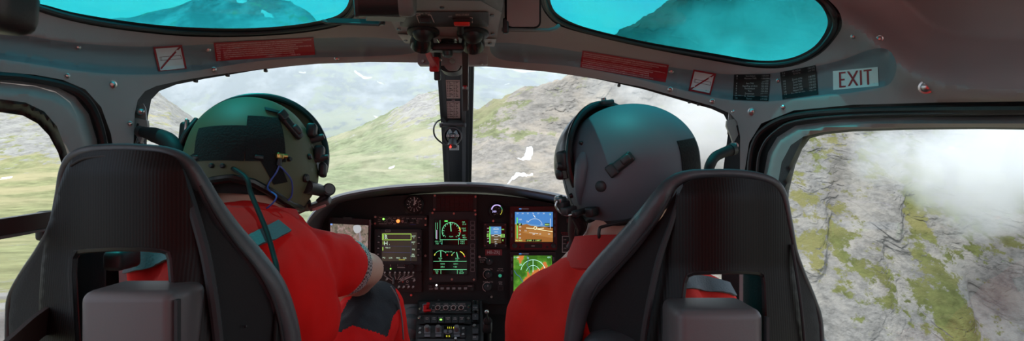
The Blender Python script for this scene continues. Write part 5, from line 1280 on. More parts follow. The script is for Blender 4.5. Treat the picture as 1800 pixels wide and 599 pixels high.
MB().rbox(P(215,455,.86), (.03,.05,.03), .008).build('guide_loop', M_DARK, t)

# ---------------------------------------------------------------- pilot on the right: long-sleeved red jacket, grey helmet
HR2 = P(1104,284,1.15); RR = rot(40,-3,-8)
pr_ = thing('person', (HR2.x, 1.02, .68), 'person in a red jacket and grey helmet looking left from the right seat', 'person')
neck = P(1085,428,1.12); shL = P(957,545,1.13); shR = P(1235,545,1.16); elL = Vector((.03,1.20,.72)); wrL = Vector((.10,1.45,.80))
elR = Vector((.50,1.25,.74)); wrR = Vector((.36,1.46,.80)); hipL = Vector((.14,1.02,.68)); hipR = Vector((.34,1.02,.68)); knL = Vector((.10,1.46,.82)); knR = Vector((.42,1.46,.82)); anL = Vector((.14,1.72,.40)); anR = Vector((.40,1.72,.40))
mb = MB(); head(mb, HR2+RR @ Vector((0,-.005,-.008)), RR)
chain(mb, [HR2+RR @ Vector((0,-.025,-.07)), P(1080,405,1.12), neck+Vector((0,0,-.06))], [.060,.055,.056])
mb.ell(P(1095,590,1.1), (.15,.10,.17)); mb.ell((.235,1.04,.78), (.14,.10,.15)); cap(mb, neck, shL, .06, .05); cap(mb, neck, shR, .06, .05)
chain(mb, [shL, elL, elL.lerp(wrL,.35), wrL], [.052,.042,.040,.028]); chain(mb, [shR, elR, elR.lerp(wrR,.35), wrR], [.052,.042,.040,.028])
hand(mb, wrL, (.2,.8,.2), (.5,0,-.8), -1); hand(mb, wrR, (-.2,.8,.1), (-.5,0,-.8), 1)
for hp, kn, an in ((hipR,knR,anR),(hipL,knL,anL)): chain(mb, [hp, kn, kn.lerp(an,.35), an], [.085,.060,.058,.042])
bake(mb, 'body', SKIN, pr_, .009, 4)
mb = MB()
mb.ell(P(1095,600,1.10), (.175,.118,.20)); mb.ell((.235,1.05,.78), (.165,.12,.17))
chain(mb, [neck+Vector((0,0,-.06)), neck.lerp(shL,.5)+Vector((0,0,-.008)), shL, elL, elL.lerp(wrL,.8)], [.055,.060,.074,.060,.045])
chain(mb, [neck+Vector((0,0,-.06)), neck.lerp(shR,.5)+Vector((0,0,.0)), shR, elR, elR.lerp(wrR,.8)], [.055,.062,.074,.060,.045])
cap(mb, shL+Vector((.03,-.01,-.03)), P(1020,640,1.1), .085, .10); cap(mb, shR+Vector((-.03,0,-.03)), P(1190,640,1.1), .085, .10)
jk = bake(mb, 'jacket', SHIRT2, pr_, .0085, 7); folds(jk, .007, 13, 6.3); folds(jk, .0026, 34, 2.1)
collar(pr_, neck+Vector((-.004,0,-.028)), .076, .076, .038, .25, mat('collar_red2', (.48,.022,.018), .8, bump=.3))
def seam(pts): return MB().tube(pts, .0016, 6, smooth=6)
mb = MB()
for hp, kn, an in ((hipR,knR,anR),(hipL,knL,anL)): chain(mb, [hp, hp.lerp(kn,.6), kn, kn.lerp(an,.3), kn.lerp(an,.95)], [.105,.092,.080,.082,.062])
mb.ell((.24,1.02,.71), (.185,.15,.11))
tr = bake(mb, 'trousers', SHIRT, pr_, .009, 5, zones=lambda V, F: [int(V[f[0]][1] > 1.36) for f in F], mats=[SHIRT2, TRBLACK]); folds(tr, .004, 22, 4.3)
for an in (anR, anL):
    mb = MB(); chain(mb, [an+Vector((0,0,.04)), an+Vector((0,.0,-.05)), an+Vector((0,.16,-.075))], [.055,.05,.036]); bake(mb, 'boot', MATS['boot_black'], pr_, .009, 3)
h, T = helmet(pr_, HR2, RR, GREYH, EDGE, mat('visor_grey', (.035,.037,.042), .32), MATS['nape_black'])
hpatch(T, h, (-14,14,14,-14), (16,16,-24,-24), 1.003, .012, VELCRO, 'hook_patch')
buckle(T, RR, h, -62, 3, .55, M_BLACK, .050)
stud(T, RR, h, -78, -14, .0105, M_BLACK, 'plug', .004)
for az, el, r in ((-114,-22,.005),(-18,-36,.006),(-100,26,.004)): stud(T, RR, h, az, el, r, M_BLACK)
MB().rbox(T(hsurf(-42,-40,1.0)), (.020,.012,.006), .003, hframe(RR,-42,-40)).build('clip', M_BLACK, h)
# pressed rib in front of the ear
mb = MB(); mb.tube([T(hsurf(-96,16,.985)), T(hsurf(-95,4,1.015)), T(hsurf(-97,-12,1.01)), T(hsurf(-104,-30,.985))], [.007,.014,.012,.006], 14, smooth=7); mb.build('ear_rib', GREYH, h)
for az, el, s_ in ((-112,10,(.03,.03,.04)),(-118,-2,(.024,.024,.022))): MB().rbox(T(hsurf(az,el,1.09)), s_, .008, RR).build('visor_pivot', M_BLACK, h)
stud(T, RR, h, -112, 4, .009, M_BLACK, 'visor_knob', .03); MB().rbox(T(hsurf(88,-10,1.05)), (.014,.03,.04), .005, RR).build('visor_pivot', M_BLACK, h)
MB().rbox(T(Vector((.012,.045,.126))), (.034,.016,.010), .003, RR).build('visor_lock', M_DARK, h); MB().cyl(T(Vector((.004,.045,.126))), T(Vector((.004,.045,.136))), .006, .005, 14).build('visor_lock_knob', M_DSTEEL, h)
# cheek fittings and boom microphone
for (x, y, d), s_, m in (((985,352,1.10),(.02,.02,.014),M_DSTEEL),((990,362,1.10),(.024,.02,.02),M_BLACK),((1000,370,1.09),(.03,.02,.016),M_DARK),((982,346,1.10),(.014,.012,.006),M_STEEL),((1022,372,1.07),(.045,.014,.012),M_BLACK),((1040,372,1.06),(.02,.02,.018),M_BLACK)): MB().rbox(P(x,y,d), s_, .004, RR).build('microphone_fitting', m, h)
MB().tube([P(980,354,1.09), P(977,362,1.09), P(984,372,1.09), P(996,378,1.08), P(1012,375,1.07)], .0022, 8, smooth=6).build('fitting_wire', M_STEEL, h)
MB().tube([P(1008,378,1.10), P(1006,392,1.12), P(1004,408,1.14), P(1006,424,1.16), P(1002,436,1.17)], [.010,.009,.0075,.007,.010], 10, smooth=6, flat=.6).build('boom_microphone', M_DARK, h)
MB().tube([P(1012,380,1.10), P(1022,398,1.11), P(1018,412,1.12)], [.010,.012,.005], 10, smooth=6).build('chin_strap', M_BLACK, h)
MB().tube([P(1120,385,1.05), P(1095,390,1.045), P(1060,398,1.05), P(1054,402,1.05), P(1053,415,1.05), P(1056,424,1.06)], .003, 8, smooth=5).build('neck_wire', M_BLACK, h)
MB().rbox(P(1137,378,1.04), (.012,.008,.014), .003, Matrix.Rotation(.5,3,'Y')).build('brass_connector', GOLD, h)
t = thing('shoulder_harness', P(1070,455,1.0), 'grey shoulder harness over the right pilot\'s red jacket', 'harness')
strap(jk, [(1014,441),(1030,443),(1052,449),(1080,460),(1105,474),(1130,494)], .026, t)
strap(jk, [(1296,515),(1275,506),(1245,500),(1215,496),(1195,494)], .030, t)
# ================================================================== overhead console
def dcon(x, y): return 1.26+(np.asarray(y, float)-75)*.0030
oc = thing('overhead_console', P(790,40,1.2), 'grey overhead switch console hanging between the two roof windows', 'console')
M_CONS = mat('console_grey', (.33,.315,.295), .4, bump=.1, bscale=500)
sheet('housing', [(684,30),(699,58),(712,76),(869,82),(873,66),(885,4),(886,-60),(672,-60)], [], dcon, .13, [M_CONS], oc, step=14)
sheet('chamfer', [(699,60),(712,76),(869,82),(872,69)], [], lambda x, y: dcon(x, y)-.004-.012*np.clip((70-np.asarray(y))/10,-1,.4), .01, [mat('console_edge_lit', (.4,.38,.34), .4)], oc, step=12)  # paler grey carries the light from below on this strip
sheet('top_cover', [(676,-60),(676,-2),(845,2),(882,22),(886,0),(886,-60)], [], lambda x, y: dcon(x, y)-.03, .03, [M_BLACK], oc, step=14)
sheet('side_chamfer', [(849,1),(884,-12),(885,6),(881,22),(853,4)], [], lambda x, y: dcon(x, y)-.035, .01, [M_GREY], oc, step=14)
sub = sheet('switch_plate', rrect(703,21,859,47,4), [], lambda x, y: dcon(x, y)-.006, .006, [mat('console_brown', (.055,.045,.045), .45)], oc, step=14)
def oq(x, y, h=0.): return P(x, y, float(dcon(x, y))-h)
on = (oq(790,60)-oq(790,30)).cross(oq(820,30)-oq(790,30)).normalized(); on = -on if on.y > 0 else on
def otext(mb, txt, x, y, h, lift):
    vs, fs, w, hh = text_geo(txt); sc = h/hh
    mb.add([oq(x-w*sc/2+a*sc, y+h/2-b_*sc, lift) for a, b_ in vs], fs)
for tx, x, y, h in (('BREAK TEST',744,23.5,3.2),('ENG START',813,26,3.2),('OFF',791.5,29,2.6),('ON',794,38.5,2.6)):
    mb = MB(); otext(mb,tx,x,y,h,.0066); mb.build('lettering', M_LETTER, sub)
mb = MB()
for a, b_ in (((732,27),(737,40)),((757,26),(763,39)),((732,27),(739,26)),((752,26),(757,26)),((830,31),(830,40)),((826,31),(830,31))): MB().tube([oq(*a,.0066),oq(*b_,.0066)], .0009, 6).build('guard_line', M_LETTER, sub)
MB().rbox(oq(748,34,.010), (.022,.012,.014), .003).build('test_key', M_DARK, oc)
MB().rbox(oq(813,34,.008), (.040,.008,.010), .003).build('switch_slot', M_BLACK, oc)
MB().rbox(oq(812,41,.022), (.032,.014,.010), .003).build('red_guard', mat('guard_red', (.75,.03,.02), .4), oc)
MB().cyl(oq(809,42,.012), oq(810,58,.045), .006, .0065, 14).build('start_switch', M_BLACK, oc)
for sx, sy in ((777,12.5),(701,51),(713,70),(865,26),(866,59),(861,76),(838,37)): MB().lathe([(.0045,0),(.004,.0025)], oq(sx,sy,.0), on, 12).build('screw', M_DSTEEL, oc)
# swivel lamps and knob under the console
def eyeball(x, y, tx, ty, lab):
    t = thing('swivel_lamp', oq(x,y), lab, 'lamp')
    MB().lathe([(.034,-.002),(.034,.004),(.028,.007),(.022,.007)], oq(x,y,.002), on, 32).build('flange', M_BLACK, t)
    a = oq(x,y,.006); ax = (oq(tx,ty,.05)-a).normalized()
    MB().ell(a, (.024,.024,.024)).build('ball', M_BLACK, t)
    MB().lathe([(.017,.0),(.023,.018),(.0255,.030),(.0255,.040),(.021,.040),(.018,.030)], a, ax, 28).build('barrel', mat('lamp_black_gloss', (.015,.016,.016), .22), t)
    MB().lathe([(.0208,.030),(.0205,.034)], a, ax, 24).build('lens', mat('lens_dark', (.05,.06,.06), .1), t)
    return t
eyeball(744,55,741,82,'black swivel lamp on the left of the overhead console')
eyeball(831,58,832,90,'black swivel lamp on the right of the overhead console')
t = thing('rotary_knob', oq(787,72), 'ribbed black knob between the two swivel lamps', 'knob')
MB().lathe([(.015,0),(.015,.006),(.011,.008),(.0115,.034),(.009,.038)], oq(787,70), on, 20).build('cap', M_BLACK, t)
mb = MB(); otext(mb,'DIM',787,65,2.2,.0012); otext(mb,'BRT',797,72,2.2,.0012); mb.build('lettering', M_LETTER, t)
for x in (770,801):
    MB().tube([oq(x,68,.004), oq(x+4,74,.02), oq(x+2,82,.02)], .0035, 8, smooth=4).build('wire_loop', M_STEEL, oc)
MB().rbox(P(790,84,1.24), (.135,.03,.016), .004).build('lower_bracket', mat('bracket_black', (.014,.012,.012), .4), oc)
MB().rbox(P(828,93,1.235), (.012,.01,.006), .002).build('orange_tab', mat('tab_orange', (.6,.18,.02), .5), oc)
# red lever and long lever
t = thing('emergency_lever', P(766,100,1.3), 'red-handled lever hanging on the left of the windshield post', 'lever')
MB().ribbon([P(751,86,1.25), P(755,100,1.30), P(765,118,1.38)], (1,0,0), .012, .006, None, 4).build('red_arm', M_RED, t)
MB().rbox(P(763.5,113,1.385), (.024,.012,.036), .004).build('red_handle', M_RED, t)
MB().rbox(P(769,116,1.40), (.016,.014,.070), .003).build('lever', M_BLACK, t)
MB().ell(P(774.5,105,1.39), (.004,.004,.004)).build('stud', M_STEEL, t)
t = thing('rotor_brake_lever', P(817.5,100,1.3), 'long dark brown lever hanging in front of the windshield post', 'lever')
MB().box8([P(812,90,1.24),P(823,90,1.24),P(822.5,195,1.52),P(814,195,1.52)]+[q+Vector((0,.014,.006)) for q in (P(812,90,1.24),P(823,90,1.24),P(822.5,195,1.52),P(814,195,1.52))]).build('lever', mat('lever_brown', (.045,.018,.018), .4), t)
MB().rbox(P(817.5,152.5,1.395), (.012,.008,.014), .002).build('clip', M_DSTEEL, t); MB().rbox(P(817.5,150,1.39), (.010,.006,.006), .002).build('red_mark', M_RED, t)
# cylindrical map lamp beside the console
t = thing('map_lamp', P(676,6,.98), 'large black cylindrical lamp with a grey end beside the overhead console', 'lamp')
MB().cyl(P(624,3,.98), P(702,3,1.0), .0255, .0255, 28).build('barrel', M_BLACK, t)
MB().lathe([(.0255,0),(.0262,.004),(.0262,.020),(.022,.027),(.012,.029)], P(702,3,1.0), P(703,3,1.0)-P(702,3,1.0), 28).build('end_cap', M_GREY, t)
MB().lathe([(.0272,0),(.0272,.006)], P(622,3,.98), P(702,3,1.0)-P(624,3,.98), 28).build('ring', M_DARK, t)
MB().ribbon([P(644,31,1.0), P(712,33,1.02)], (0,1,0), .03, .003, None).build('bracket', M_GREY, t); MB().cyl(P(664,20,1.0), P(664,-25,1.05), .01, .012).build('stem', M_BLACK, t)
# sun visor arms either side, lining pad
t = thing('visor_arm', P(620,40,1.12), 'thin black sun visor arm left of the overhead console', 'arm')
MB().tube([P(567,37,1.15), P(575,39.5,1.15), P(620,41,1.13), P(666,43,1.12), P(671,38,1.12), P(671,30,1.12)], .0034, 8, flat=1.2).build('rod', M_DARK, t)
MB().ribbon([P(577,36.5,1.145), P(620,37.5,1.13), P(667,39,1.12)], (0,.3,1), .010, .004, None).build('blade', M_BLACK, t); MB().rbox(P(671,34,1.125), (.012,.014,.022), .003).build('pivot', M_BLACK, t)
t = thing('visor_arm', P(940,52,1.16), 'thin grey sun visor arm right of the overhead console', 'arm')
MB().tube([P(882,52,1.15), P(930,53,1.16), P(965,53,1.18), P(976,50,1.19), P(982,45,1.20)], .0036, 8, flat=1.2).build('rod', mat('arm_grey', (.13,.12,.11), .45), t)
MB().rbox(P(889,46,1.15), (.012,.014,.03), .003).build('pivot', M_BLACK, t)
t = thing('lining_pad', P(920,10,1.05), 'rounded pinkish lining pad with a black edge right of the overhead console', 'pad')
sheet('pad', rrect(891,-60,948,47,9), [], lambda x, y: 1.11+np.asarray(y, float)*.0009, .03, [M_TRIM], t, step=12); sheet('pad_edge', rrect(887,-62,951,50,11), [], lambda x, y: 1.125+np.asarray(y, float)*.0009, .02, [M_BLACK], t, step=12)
# dark fitting close to the camera at the upper left
t = thing('roof_fitting', P(0,10,.48), 'rounded black fitting close by under the roof at the upper left corner', 'fitting')
MB().rbox(P(-6,8,.48), (.046,.05,.046), .014, Matrix.Rotation(.08,3,'Y')).build('body', M_BLACK, t); MB().cyl(P(-6,-20,.5), Vector((P(-6,-20,.5).x, .5, CZ+.30)), .012).build('stem', M_BLACK, t)
# ================================================================== the mountains outside
def terrain_mat(name, grass, rock, scree, scale, gbias=0., snow=0., tone=(.5,.45,.45), gz=1.0):
    m = bpy.data.materials.new(name); nt, N, L, b = nodes(m)
    b.inputs['Roughness'].default_value = .95; b.inputs['Specular IOR Level'].default_value = .1
    tc = N.new('ShaderNodeTexCoord'); geo = N.new('ShaderNodeNewGeometry')
    def nz(sc, det=6, rough=.55, vec=None):
        n = N.new('ShaderNodeTexNoise'); n.inputs['Scale'].default_value = sc; n.inputs['Detail'].default_value = det; n.inputs['Roughness'].default_value = rough
        L.new(vec or tc.outputs['Object'], n.inputs['Vector']); return n.outputs['Fac']
    def ramp(fac, a, c):
        r = N.new('ShaderNodeMapRange'); r.inputs[1].default_value = a; r.inputs[2].default_value = c; L.new(fac, r.inputs[0]); return r.outputs[0]
    def mixc(f, a, c):
        x = N.new('ShaderNodeMix'); x.data_type = 'RGBA'
        for s_, q in ((0, f), (6, a), (7, c)):
            if isinstance(q, tuple): x.inputs[s_].default_value = (*q, 1)
            else: L.new(q, x.inputs[s_])
        return x.outputs[2]
    def math_(op, a, c):
        x = N.new('ShaderNodeMath'); x.operation = op
        for s_, q in ((0, a), (1, c)):
            if isinstance(q, (int, float)): x.inputs[s_].default_value = q
            else: L.new(q, x.inputs[s_])
        return x.outputs[0]
    mp = N.new('ShaderNodeMapping'); mp.inputs['Scale'].default_value = (1, 1, 1.8); mp.inputs['Rotation'].default_value = (.4, .7, 0); L.new(tc.outputs['Object'], mp.inputs[0])
    dk = tuple(c*.30 for c in rock)
    rg = N.new('ShaderNodeTexNoise'); rg.noise_type = 'RIDGED_MULTIFRACTAL'; rg.inputs['Scale'].default_value = scale*1.6; rg.inputs['Detail'].default_value = 9; rg.inputs['Roughness'].default_value = .62; rg.inputs['Distortion'].default_value = .4; L.new(mp.outputs[0], rg.inputs['Vector'])
    rk = mixc(ramp(rg.outputs['Fac'], .05, .95), rock, dk)
    rk = mixc(ramp(nz(scale*4, 9, .72, mp.outputs[0]), .36, .58), tuple(c*.55 for c in rock), rk)
    rk = mixc(ramp(nz(scale*.8, 8, .65), .46, .66), rk, scree)
    gr = mixc(ramp(nz(scale*2.2, 8, .65), .36, .64), tuple(c*.55 for c in grass), grass)
    gr = mixc(ramp(nz(scale*.35, 4), .45, .62), gr, (grass[0]*1.22, grass[1]*1.05, grass[2]*1.2))
    sx = N.new('ShaderNodeSeparateXYZ'); L.new(geo.outputs['Normal'], sx.inputs[0])
    nzz = math_('MULTIPLY', math_('ABSOLUTE', sx.outputs[2], 0.), gz)
    at = N.new('ShaderNodeAttribute'); at.attribute_name = 'cover'; sc_ = N.new('ShaderNodeSeparateColor'); L.new(at.outputs['Color'], sc_.inputs[0])
    nzz = math_('ADD', nzz, math_('SUBTRACT', sc_.outputs[0], .5))
    fac = math_('ADD', math_('ADD', nzz, math_('MULTIPLY', math_('SUBTRACT', nz(scale*1.3, 10, .72), .5), 3.4)), gbias)
    col = mixc(ramp(fac, .55, .72), rk, gr)
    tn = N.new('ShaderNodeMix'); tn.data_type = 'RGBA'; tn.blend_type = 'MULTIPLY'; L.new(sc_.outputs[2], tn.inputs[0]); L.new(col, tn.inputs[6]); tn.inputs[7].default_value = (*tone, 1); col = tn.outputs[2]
    col = mixc(ramp(math_('ADD', sc_.outputs[1], math_('MULTIPLY', math_('SUBTRACT', nz(scale*3, 6), .5), .35)), .48, .52), col, (.92,.94,.97))
    if snow:
        col = mixc(ramp(nz(scale*.9, 5, .5), snow, snow+.015), col, (.9,.92,.95))
    L.new(col, b.inputs['Base Color'])
    bp = N.new('ShaderNodeBump'); bp.inputs['Strength'].default_value = .9; bp.inputs['Distance'].default_value = .6/scale*.12
    L.new(nz(scale*5, 8, .7, mp.outputs[0]), bp.inputs['Height']); L.new(bp.outputs[0], b.inputs['Normal'])
    return m

def terrain(name, cols, knots, npx, nr, amp, nscale, m, label=None, cat=None, ridged=.5, seed=0., paint=None, shape=None):
    """cols: x positions; knots[i]: list of (distance, row) of the ground going away along that sight line"""
    xs = np.linspace(cols[0], cols[-1], npx); K = len(knots[0])
    D = np.array([[k[0] for k in kn] for kn in knots], float); Y = np.array([[k[1] for k in kn] for kn in knots], float)
    Dx = np.array([np.interp(xs, cols, np.log(D[:, j])) for j in range(K)]); Dx = np.exp(Dx)
    Yx = np.array([np.interp(xs, cols, Y[:, j]) for j in range(K)])
    Zx = -(Yx-299.5)/1000*Dx
    tt = np.linspace(0, K-1, nr)
    V = []; A = []
    for r_, t in enumerate(tt):
        j = min(int(t), K-2); f = t-j
        d = Dx[j]*(1-f)+Dx[j+1]*f; z = Zx[j]*(1-f)+Zx[j+1]*f
        for i in range(npx):
            x_, y_, z_ = (xs[i]-900)/1000*d[i], d[i], z[i]
            p = Vector((x_, y_, z_*1.0))*nscale+Vector((seed, seed*1.7, seed*.3))
            a = noise.fractal(p, .75, 2.1, 8)
            q = noise.ridged_multi_fractal(p*1.3, .8, 2.2, 7, 1.0, 2.0)-1.1
            h = (a*(1-ridged)+q*ridged*.6)*amp*d[i]
            py = 299.5-z_/d[i]*1000
            if shape: h += shape(xs[i], py, d[i])
            V.append((x_, y_+h*.8, CZ+z_+h*.7))
            A.append(paint(xs[i]+a*6, py+q*5) if paint else (.5, 0., 0.))
    F = [(r*npx+i, r*npx+i+1, (r+1)*npx+i+1, (r+1)*npx+i) for r in range(nr-1) for i in range(npx-1)]
    mb = MB(); mb.v = V; mb.f = F; mb.m = [0]*len(F)
    o = mb.build(name, m, None, 0)
    o.data.polygons.foreach_set('use_smooth', [True]*len(F))
    ca = o.data.color_attributes.new('cover', 'FLOAT_COLOR', 'POINT')
    ca.data.foreach_set('color', [c for t_ in A for c in (*t_, 1.)])
    return tag(o, label, cat)
def blob(x, y, cx, cy, rx, ry, ang=0.):
    c, s_ = math.cos(math.radians(ang)), math.sin(math.radians(ang)); dx, dy = x-cx, y-cy
    return math.exp(-((dx*c+dy*s_)/rx)**2-((-dx*s_+dy*c)/ry)**2)

GR1, RK1, SC1 = (.26,.25,.085), (.40,.37,.33), (.44,.40,.36)
t_left = terrain('mountain_slope', [-420,-100,60,130,262,300,350,420,500],
    [[(40,900),(90,620),(150,530),(500,420),(1000,345),(1500,max(296,e+45)),(2200,max(185,e+20)),(2900,e)] for e in (10,30,55,75,146,176,216,275,340)],
    340, 300, .012, 1/200, terrain_mat('meadow_slope_hazed', (.36,.36,.175), (.38,.36,.33), (.42,.40,.36), 1/60, -.10, gz=.9), 'grassy alpine slope and scree seen through the left door window', 'mountain', seed=3.1, paint=lambda x, y: (.5+.35*math.tanh((y-278)/14)-.9*math.exp(-((y-600)/75)**2)+.15*blob(x,y,60,330,80,20), .9*blob(x,y,10,315,16,2.5), .5*math.exp(-((y-600)/60)**2)))  # colours lifted in place of haze, which starts farther out
t_far = terrain('mountain_range', [150,300,340,400,450,520,560,640,760,850,920,1050,1200],
    [[(4200,330),(4800,240),(5500,195),(6500,e),(7300,e+25)] for e in (45,18,2,-22,-15,12,40,88,100,118,124,126,130)],
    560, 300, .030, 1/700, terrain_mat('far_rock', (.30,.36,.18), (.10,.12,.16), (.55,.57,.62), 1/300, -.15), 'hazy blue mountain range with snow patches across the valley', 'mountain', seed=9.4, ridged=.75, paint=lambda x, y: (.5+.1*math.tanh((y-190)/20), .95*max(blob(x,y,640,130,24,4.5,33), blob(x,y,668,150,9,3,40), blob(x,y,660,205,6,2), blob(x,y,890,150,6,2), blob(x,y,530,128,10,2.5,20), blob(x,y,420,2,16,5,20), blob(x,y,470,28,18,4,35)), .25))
t_mid = terrain('mountain_ridge', [390,480,560,620,680,735,770,810,860],
    [[(350,760),(600,480),(950,345),(1500,298),(2100,a),(2500,e)] for a, e in ((320,310),(290,268),(272,246),(254,228),(232,200),(208,168),(200,161),(212,178),(235,205))],
    460, 360, .020, 1/220, terrain_mat('green_ridge_hazed', (.36,.39,.23), (.46,.43,.40), (.48,.45,.40), 1/90, .10, gz=.95), 'green ridge rising from the valley towards the windshield post', 'mountain', seed=5.5, ridged=.6, paint=lambda x, y: (.6-.75*blob(x,y,735,190,50,26,-30)-.3*blob(x,y,760,260,30,60)+.1*blob(x,y,620,300,60,30), .8*blob(x,y,690,296,9,1.2,-10), .35*blob(x,y,640,292,26,3,-20)))  # paleness of the haze is put into the ridge's colours
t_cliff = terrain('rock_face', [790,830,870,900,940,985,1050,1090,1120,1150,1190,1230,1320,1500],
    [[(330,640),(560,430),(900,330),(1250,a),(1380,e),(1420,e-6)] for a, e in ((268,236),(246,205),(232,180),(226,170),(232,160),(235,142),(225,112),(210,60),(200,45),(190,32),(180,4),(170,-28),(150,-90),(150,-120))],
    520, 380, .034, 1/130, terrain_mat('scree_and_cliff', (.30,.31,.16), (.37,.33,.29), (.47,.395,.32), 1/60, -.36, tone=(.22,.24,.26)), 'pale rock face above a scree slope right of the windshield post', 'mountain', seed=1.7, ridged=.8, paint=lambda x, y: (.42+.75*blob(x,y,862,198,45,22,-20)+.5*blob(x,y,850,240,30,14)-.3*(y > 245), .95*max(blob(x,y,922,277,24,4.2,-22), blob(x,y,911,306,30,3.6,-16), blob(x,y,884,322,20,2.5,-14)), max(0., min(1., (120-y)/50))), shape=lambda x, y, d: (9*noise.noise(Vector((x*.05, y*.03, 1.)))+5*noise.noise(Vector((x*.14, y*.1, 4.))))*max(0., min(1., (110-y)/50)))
t_right = terrain('cliff', [1290,1400,1500,1600,1700,1800,2000,2200],
    [[(290,780),(325,600),(355,470),(390,350),(430,a),(480,e)] for a, e in ((250,120),(246,110),(240,100),(240,100),(245,100),(250,100),(250,100),(250,100))],
    520, 480, .038, 1/62, terrain_mat('grass_cliff', (.19,.20,.07), (.30,.28,.255), (.38,.345,.30), 1/18, .10, gz=.8), 'steep rocky cliff with grass ledges seen through the right door window', 'mountain', seed=7.7, ridged=.75,
    paint=lambda x, y: (.40+.55*blob(x,y,1610,360,32,70,-18)+.75*blob(x,y,1665,540,38,75,-32)+.28*blob(x,y,1425,410,38,26)+.35*blob(x,y,1480,430,20,60)+.4*blob(x,y,1560,500,14,80,-30)-.4*blob(x,y,1530,370,36,70,-14)-.4*blob(x,y,1490,560,90,50)-.5*blob(x,y,1780,520,60,70), 0., min(1., .95*blob(x,y,1765,520,46,60,-20)+.6*blob(x,y,1475,330,24,70)+.5*blob(x,y,1775,420,60,30)+.4*blob(x,y,1545,480,12,60,-20))),
    shape=lambda x, y, d: -26*blob(x,y,1545,360,34,75,-14)-20*blob(x,y,1500,550,70,60)-12*blob(x,y,1430,430,40,40)+14*blob(x,y,1475,420,30,110,12)+14*blob(x,y,1580,480,16,110,-25)-18*blob(x,y,1670,540,50,90,-30)+20*blob(x,y,1740,560,20,90,-28))
vf = MB().box((0,4000,-1500), (16000,9000,10)).build('ground', terrain_mat('valley_floor', (.22,.25,.1), (.3,.3,.28), (.35,.33,.3), 1/400, .2), None); tag(vf, kind='structure')

# haze over the valley and the clouds around the right-hand peak
def volume(name, dens, col=(1,1,1), aniso=.3, nscale=None, lo=.45, hi=.7, detail=4):
    m = bpy.data.materials.new(name); nt, N, L, b = nodes(m); N.remove(b)
    v = N.new('ShaderNodeVolumeScatter'); v.inputs['Color'].default_value = (*col, 1); v.inputs['Anisotropy'].default_value = aniso; v.inputs['Density'].default_value = dens
    if nscale:
        tc = N.new('ShaderNodeTexCoord'); n = N.new('ShaderNodeTexNoise'); n.inputs['Scale'].default_value = nscale; n.inputs['Detail'].default_value = detail
        L.new(tc.outputs['Object'], n.inputs['Vector'])
        g = N.new('ShaderNodeTexGradient'); g.gradient_type = 'SPHERICAL'
        mp = N.new('ShaderNodeMapping'); mp.inputs['Location'].default_value = (-1,-1,-1); mp.inputs['Scale'].default_value = (2,2,2)
        L.new(tc.outputs['Generated'], mp.inputs[0]); L.new(mp.outputs[0], g.inputs[0])
        a = N.new('ShaderNodeMath'); a.operation = 'MULTIPLY_ADD'; L.new(g.outputs['Fac'], a.inputs[0]); a.inputs[1].default_value = .55; L.new(n.outputs['Fac'], a.inputs[2])
        r = N.new('ShaderNodeMapRange'); r.inputs[1].default_value = lo; r.inputs[2].default_value = hi; r.inputs[3].default_value = 0; r.inputs[4].default_value = dens
        L.new(a.outputs[0], r.inputs[0]); L.new(r.outputs[0], v.inputs['Density'])
    L.new(v.outputs[0], N['Material Output'].inputs['Volume'])
    return m
hz = MB().box((0,5800,-200), (14000,6200,2600)).build('haze', volume('valley_haze', 3.2e-4, (.84,.92,1)), None, 0); tag(hz, 'pale blue haze filling the valley', 'haze', kind='stuff')
def cloud(c, rad, dens, ns, lo, hi, lab):
    o = MB().ell((0,0,0), rad, None, 24, 16).build('cloud', volume('cloud_vapour', dens, (.93,.94,.95), .2, ns, lo, hi), None, 0)
    o.location = c; return tag(o, lab, 'cloud')
cloud(P(1330,190,950), (300,180,190), .014, 1/110, .62, .95, 'white cloud drifting in front of the rock face')
cloud(P(1775,285,330), (92,58,48), .06, 1/34, .58, .98, 'white cloud over the cliff in the right door window')
cloud(P(1350,40,700), (250,110,100), .006, 1/90, .60, .95, 'thin cloud around the peak in the right roof window')

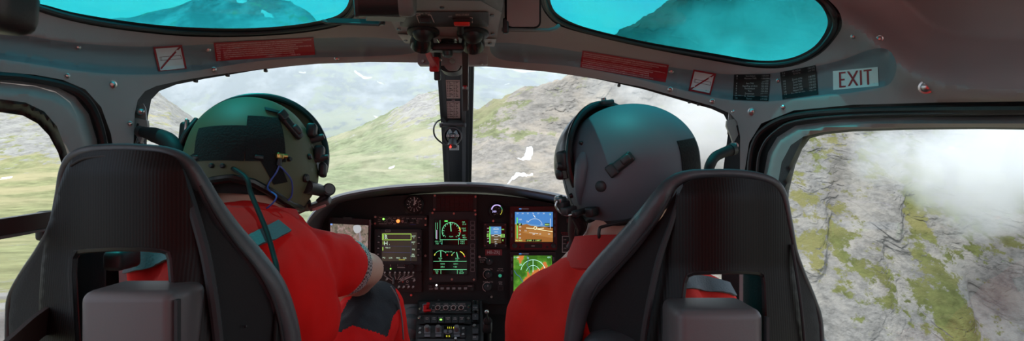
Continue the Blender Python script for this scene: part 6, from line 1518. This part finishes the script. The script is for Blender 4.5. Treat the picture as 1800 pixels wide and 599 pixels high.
# ================================================================== sky, sun, camera
w = bpy.data.worlds.new('sky'); SC.world = w; w.use_nodes = True
nt = w.node_tree; N = nt.nodes; L = nt.links; bg = N['Background']
tc = N.new('ShaderNodeTexCoord'); sp = N.new('ShaderNodeSeparateXYZ'); L.new(tc.outputs['Generated'], sp.inputs[0])
n = N.new('ShaderNodeTexNoise'); n.inputs['Scale'].default_value = 3.2; n.inputs['Detail'].default_value = 7; n.inputs['Roughness'].default_value = .6; L.new(tc.outputs['Generated'], n.inputs[0])
cr = N.new('ShaderNodeMapRange'); cr.inputs[1].default_value = .44; cr.inputs[2].default_value = .60; L.new(n.outputs['Fac'], cr.inputs[0])
mx = N.new('ShaderNodeMix'); mx.data_type = 'RGBA'; mx.inputs[6].default_value = (.55,.74,.95,1); mx.inputs[7].default_value = (1,1,1,1); L.new(cr.outputs[0], mx.inputs[0])
gr = N.new('ShaderNodeMapRange'); gr.inputs[1].default_value = -.12; gr.inputs[2].default_value = .02; L.new(sp.outputs[2], gr.inputs[0])
m2 = N.new('ShaderNodeMix'); m2.data_type = 'RGBA'; m2.inputs[6].default_value = (.30,.30,.24,1); L.new(mx.outputs[2], m2.inputs[7]); L.new(gr.outputs[0], m2.inputs[0])
L.new(m2.outputs[2], bg.inputs[0]); bg.inputs[1].default_value = .92
sl = bpy.data.lights.new('sun', 'SUN'); sl.energy = 2.3; sl.angle = .009; sl.color = (1,.96,.9)
so = bpy.data.objects.new('sun', sl); COL.objects.link(so)
so.rotation_euler = Vector((.27,-.03,-.92)).to_track_quat('-Z', 'Y').to_euler()

cam = bpy.data.cameras.new('camera'); co = bpy.data.objects.new('camera', cam); COL.objects.link(co)
co.location = (0, 0, CZ); co.rotation_euler = (PI/2, 0, 0)
cam.sensor_width = 36; cam.lens = 20; cam.clip_start = .02; cam.clip_end = 30000
cam.dof.use_dof = True; cam.dof.focus_distance = 1.9; cam.dof.aperture_fstop = 11
SC.camera = co
SC.view_settings.view_transform = 'Standard'; SC.view_settings.look = 'None'; SC.view_settings.gamma = 1; SC.view_settings.use_curve_mapping = False
SC.view_settings.exposure = 0.80
SC.cycles.max_bounces = 8; SC.cycles.diffuse_bounces = 4; SC.cycles.transparent_max_bounces = 16; SC.cycles.volume_bounces = 5
SC.cycles.use_denoising = True
SC.cycles.sample_clamp_indirect = 6
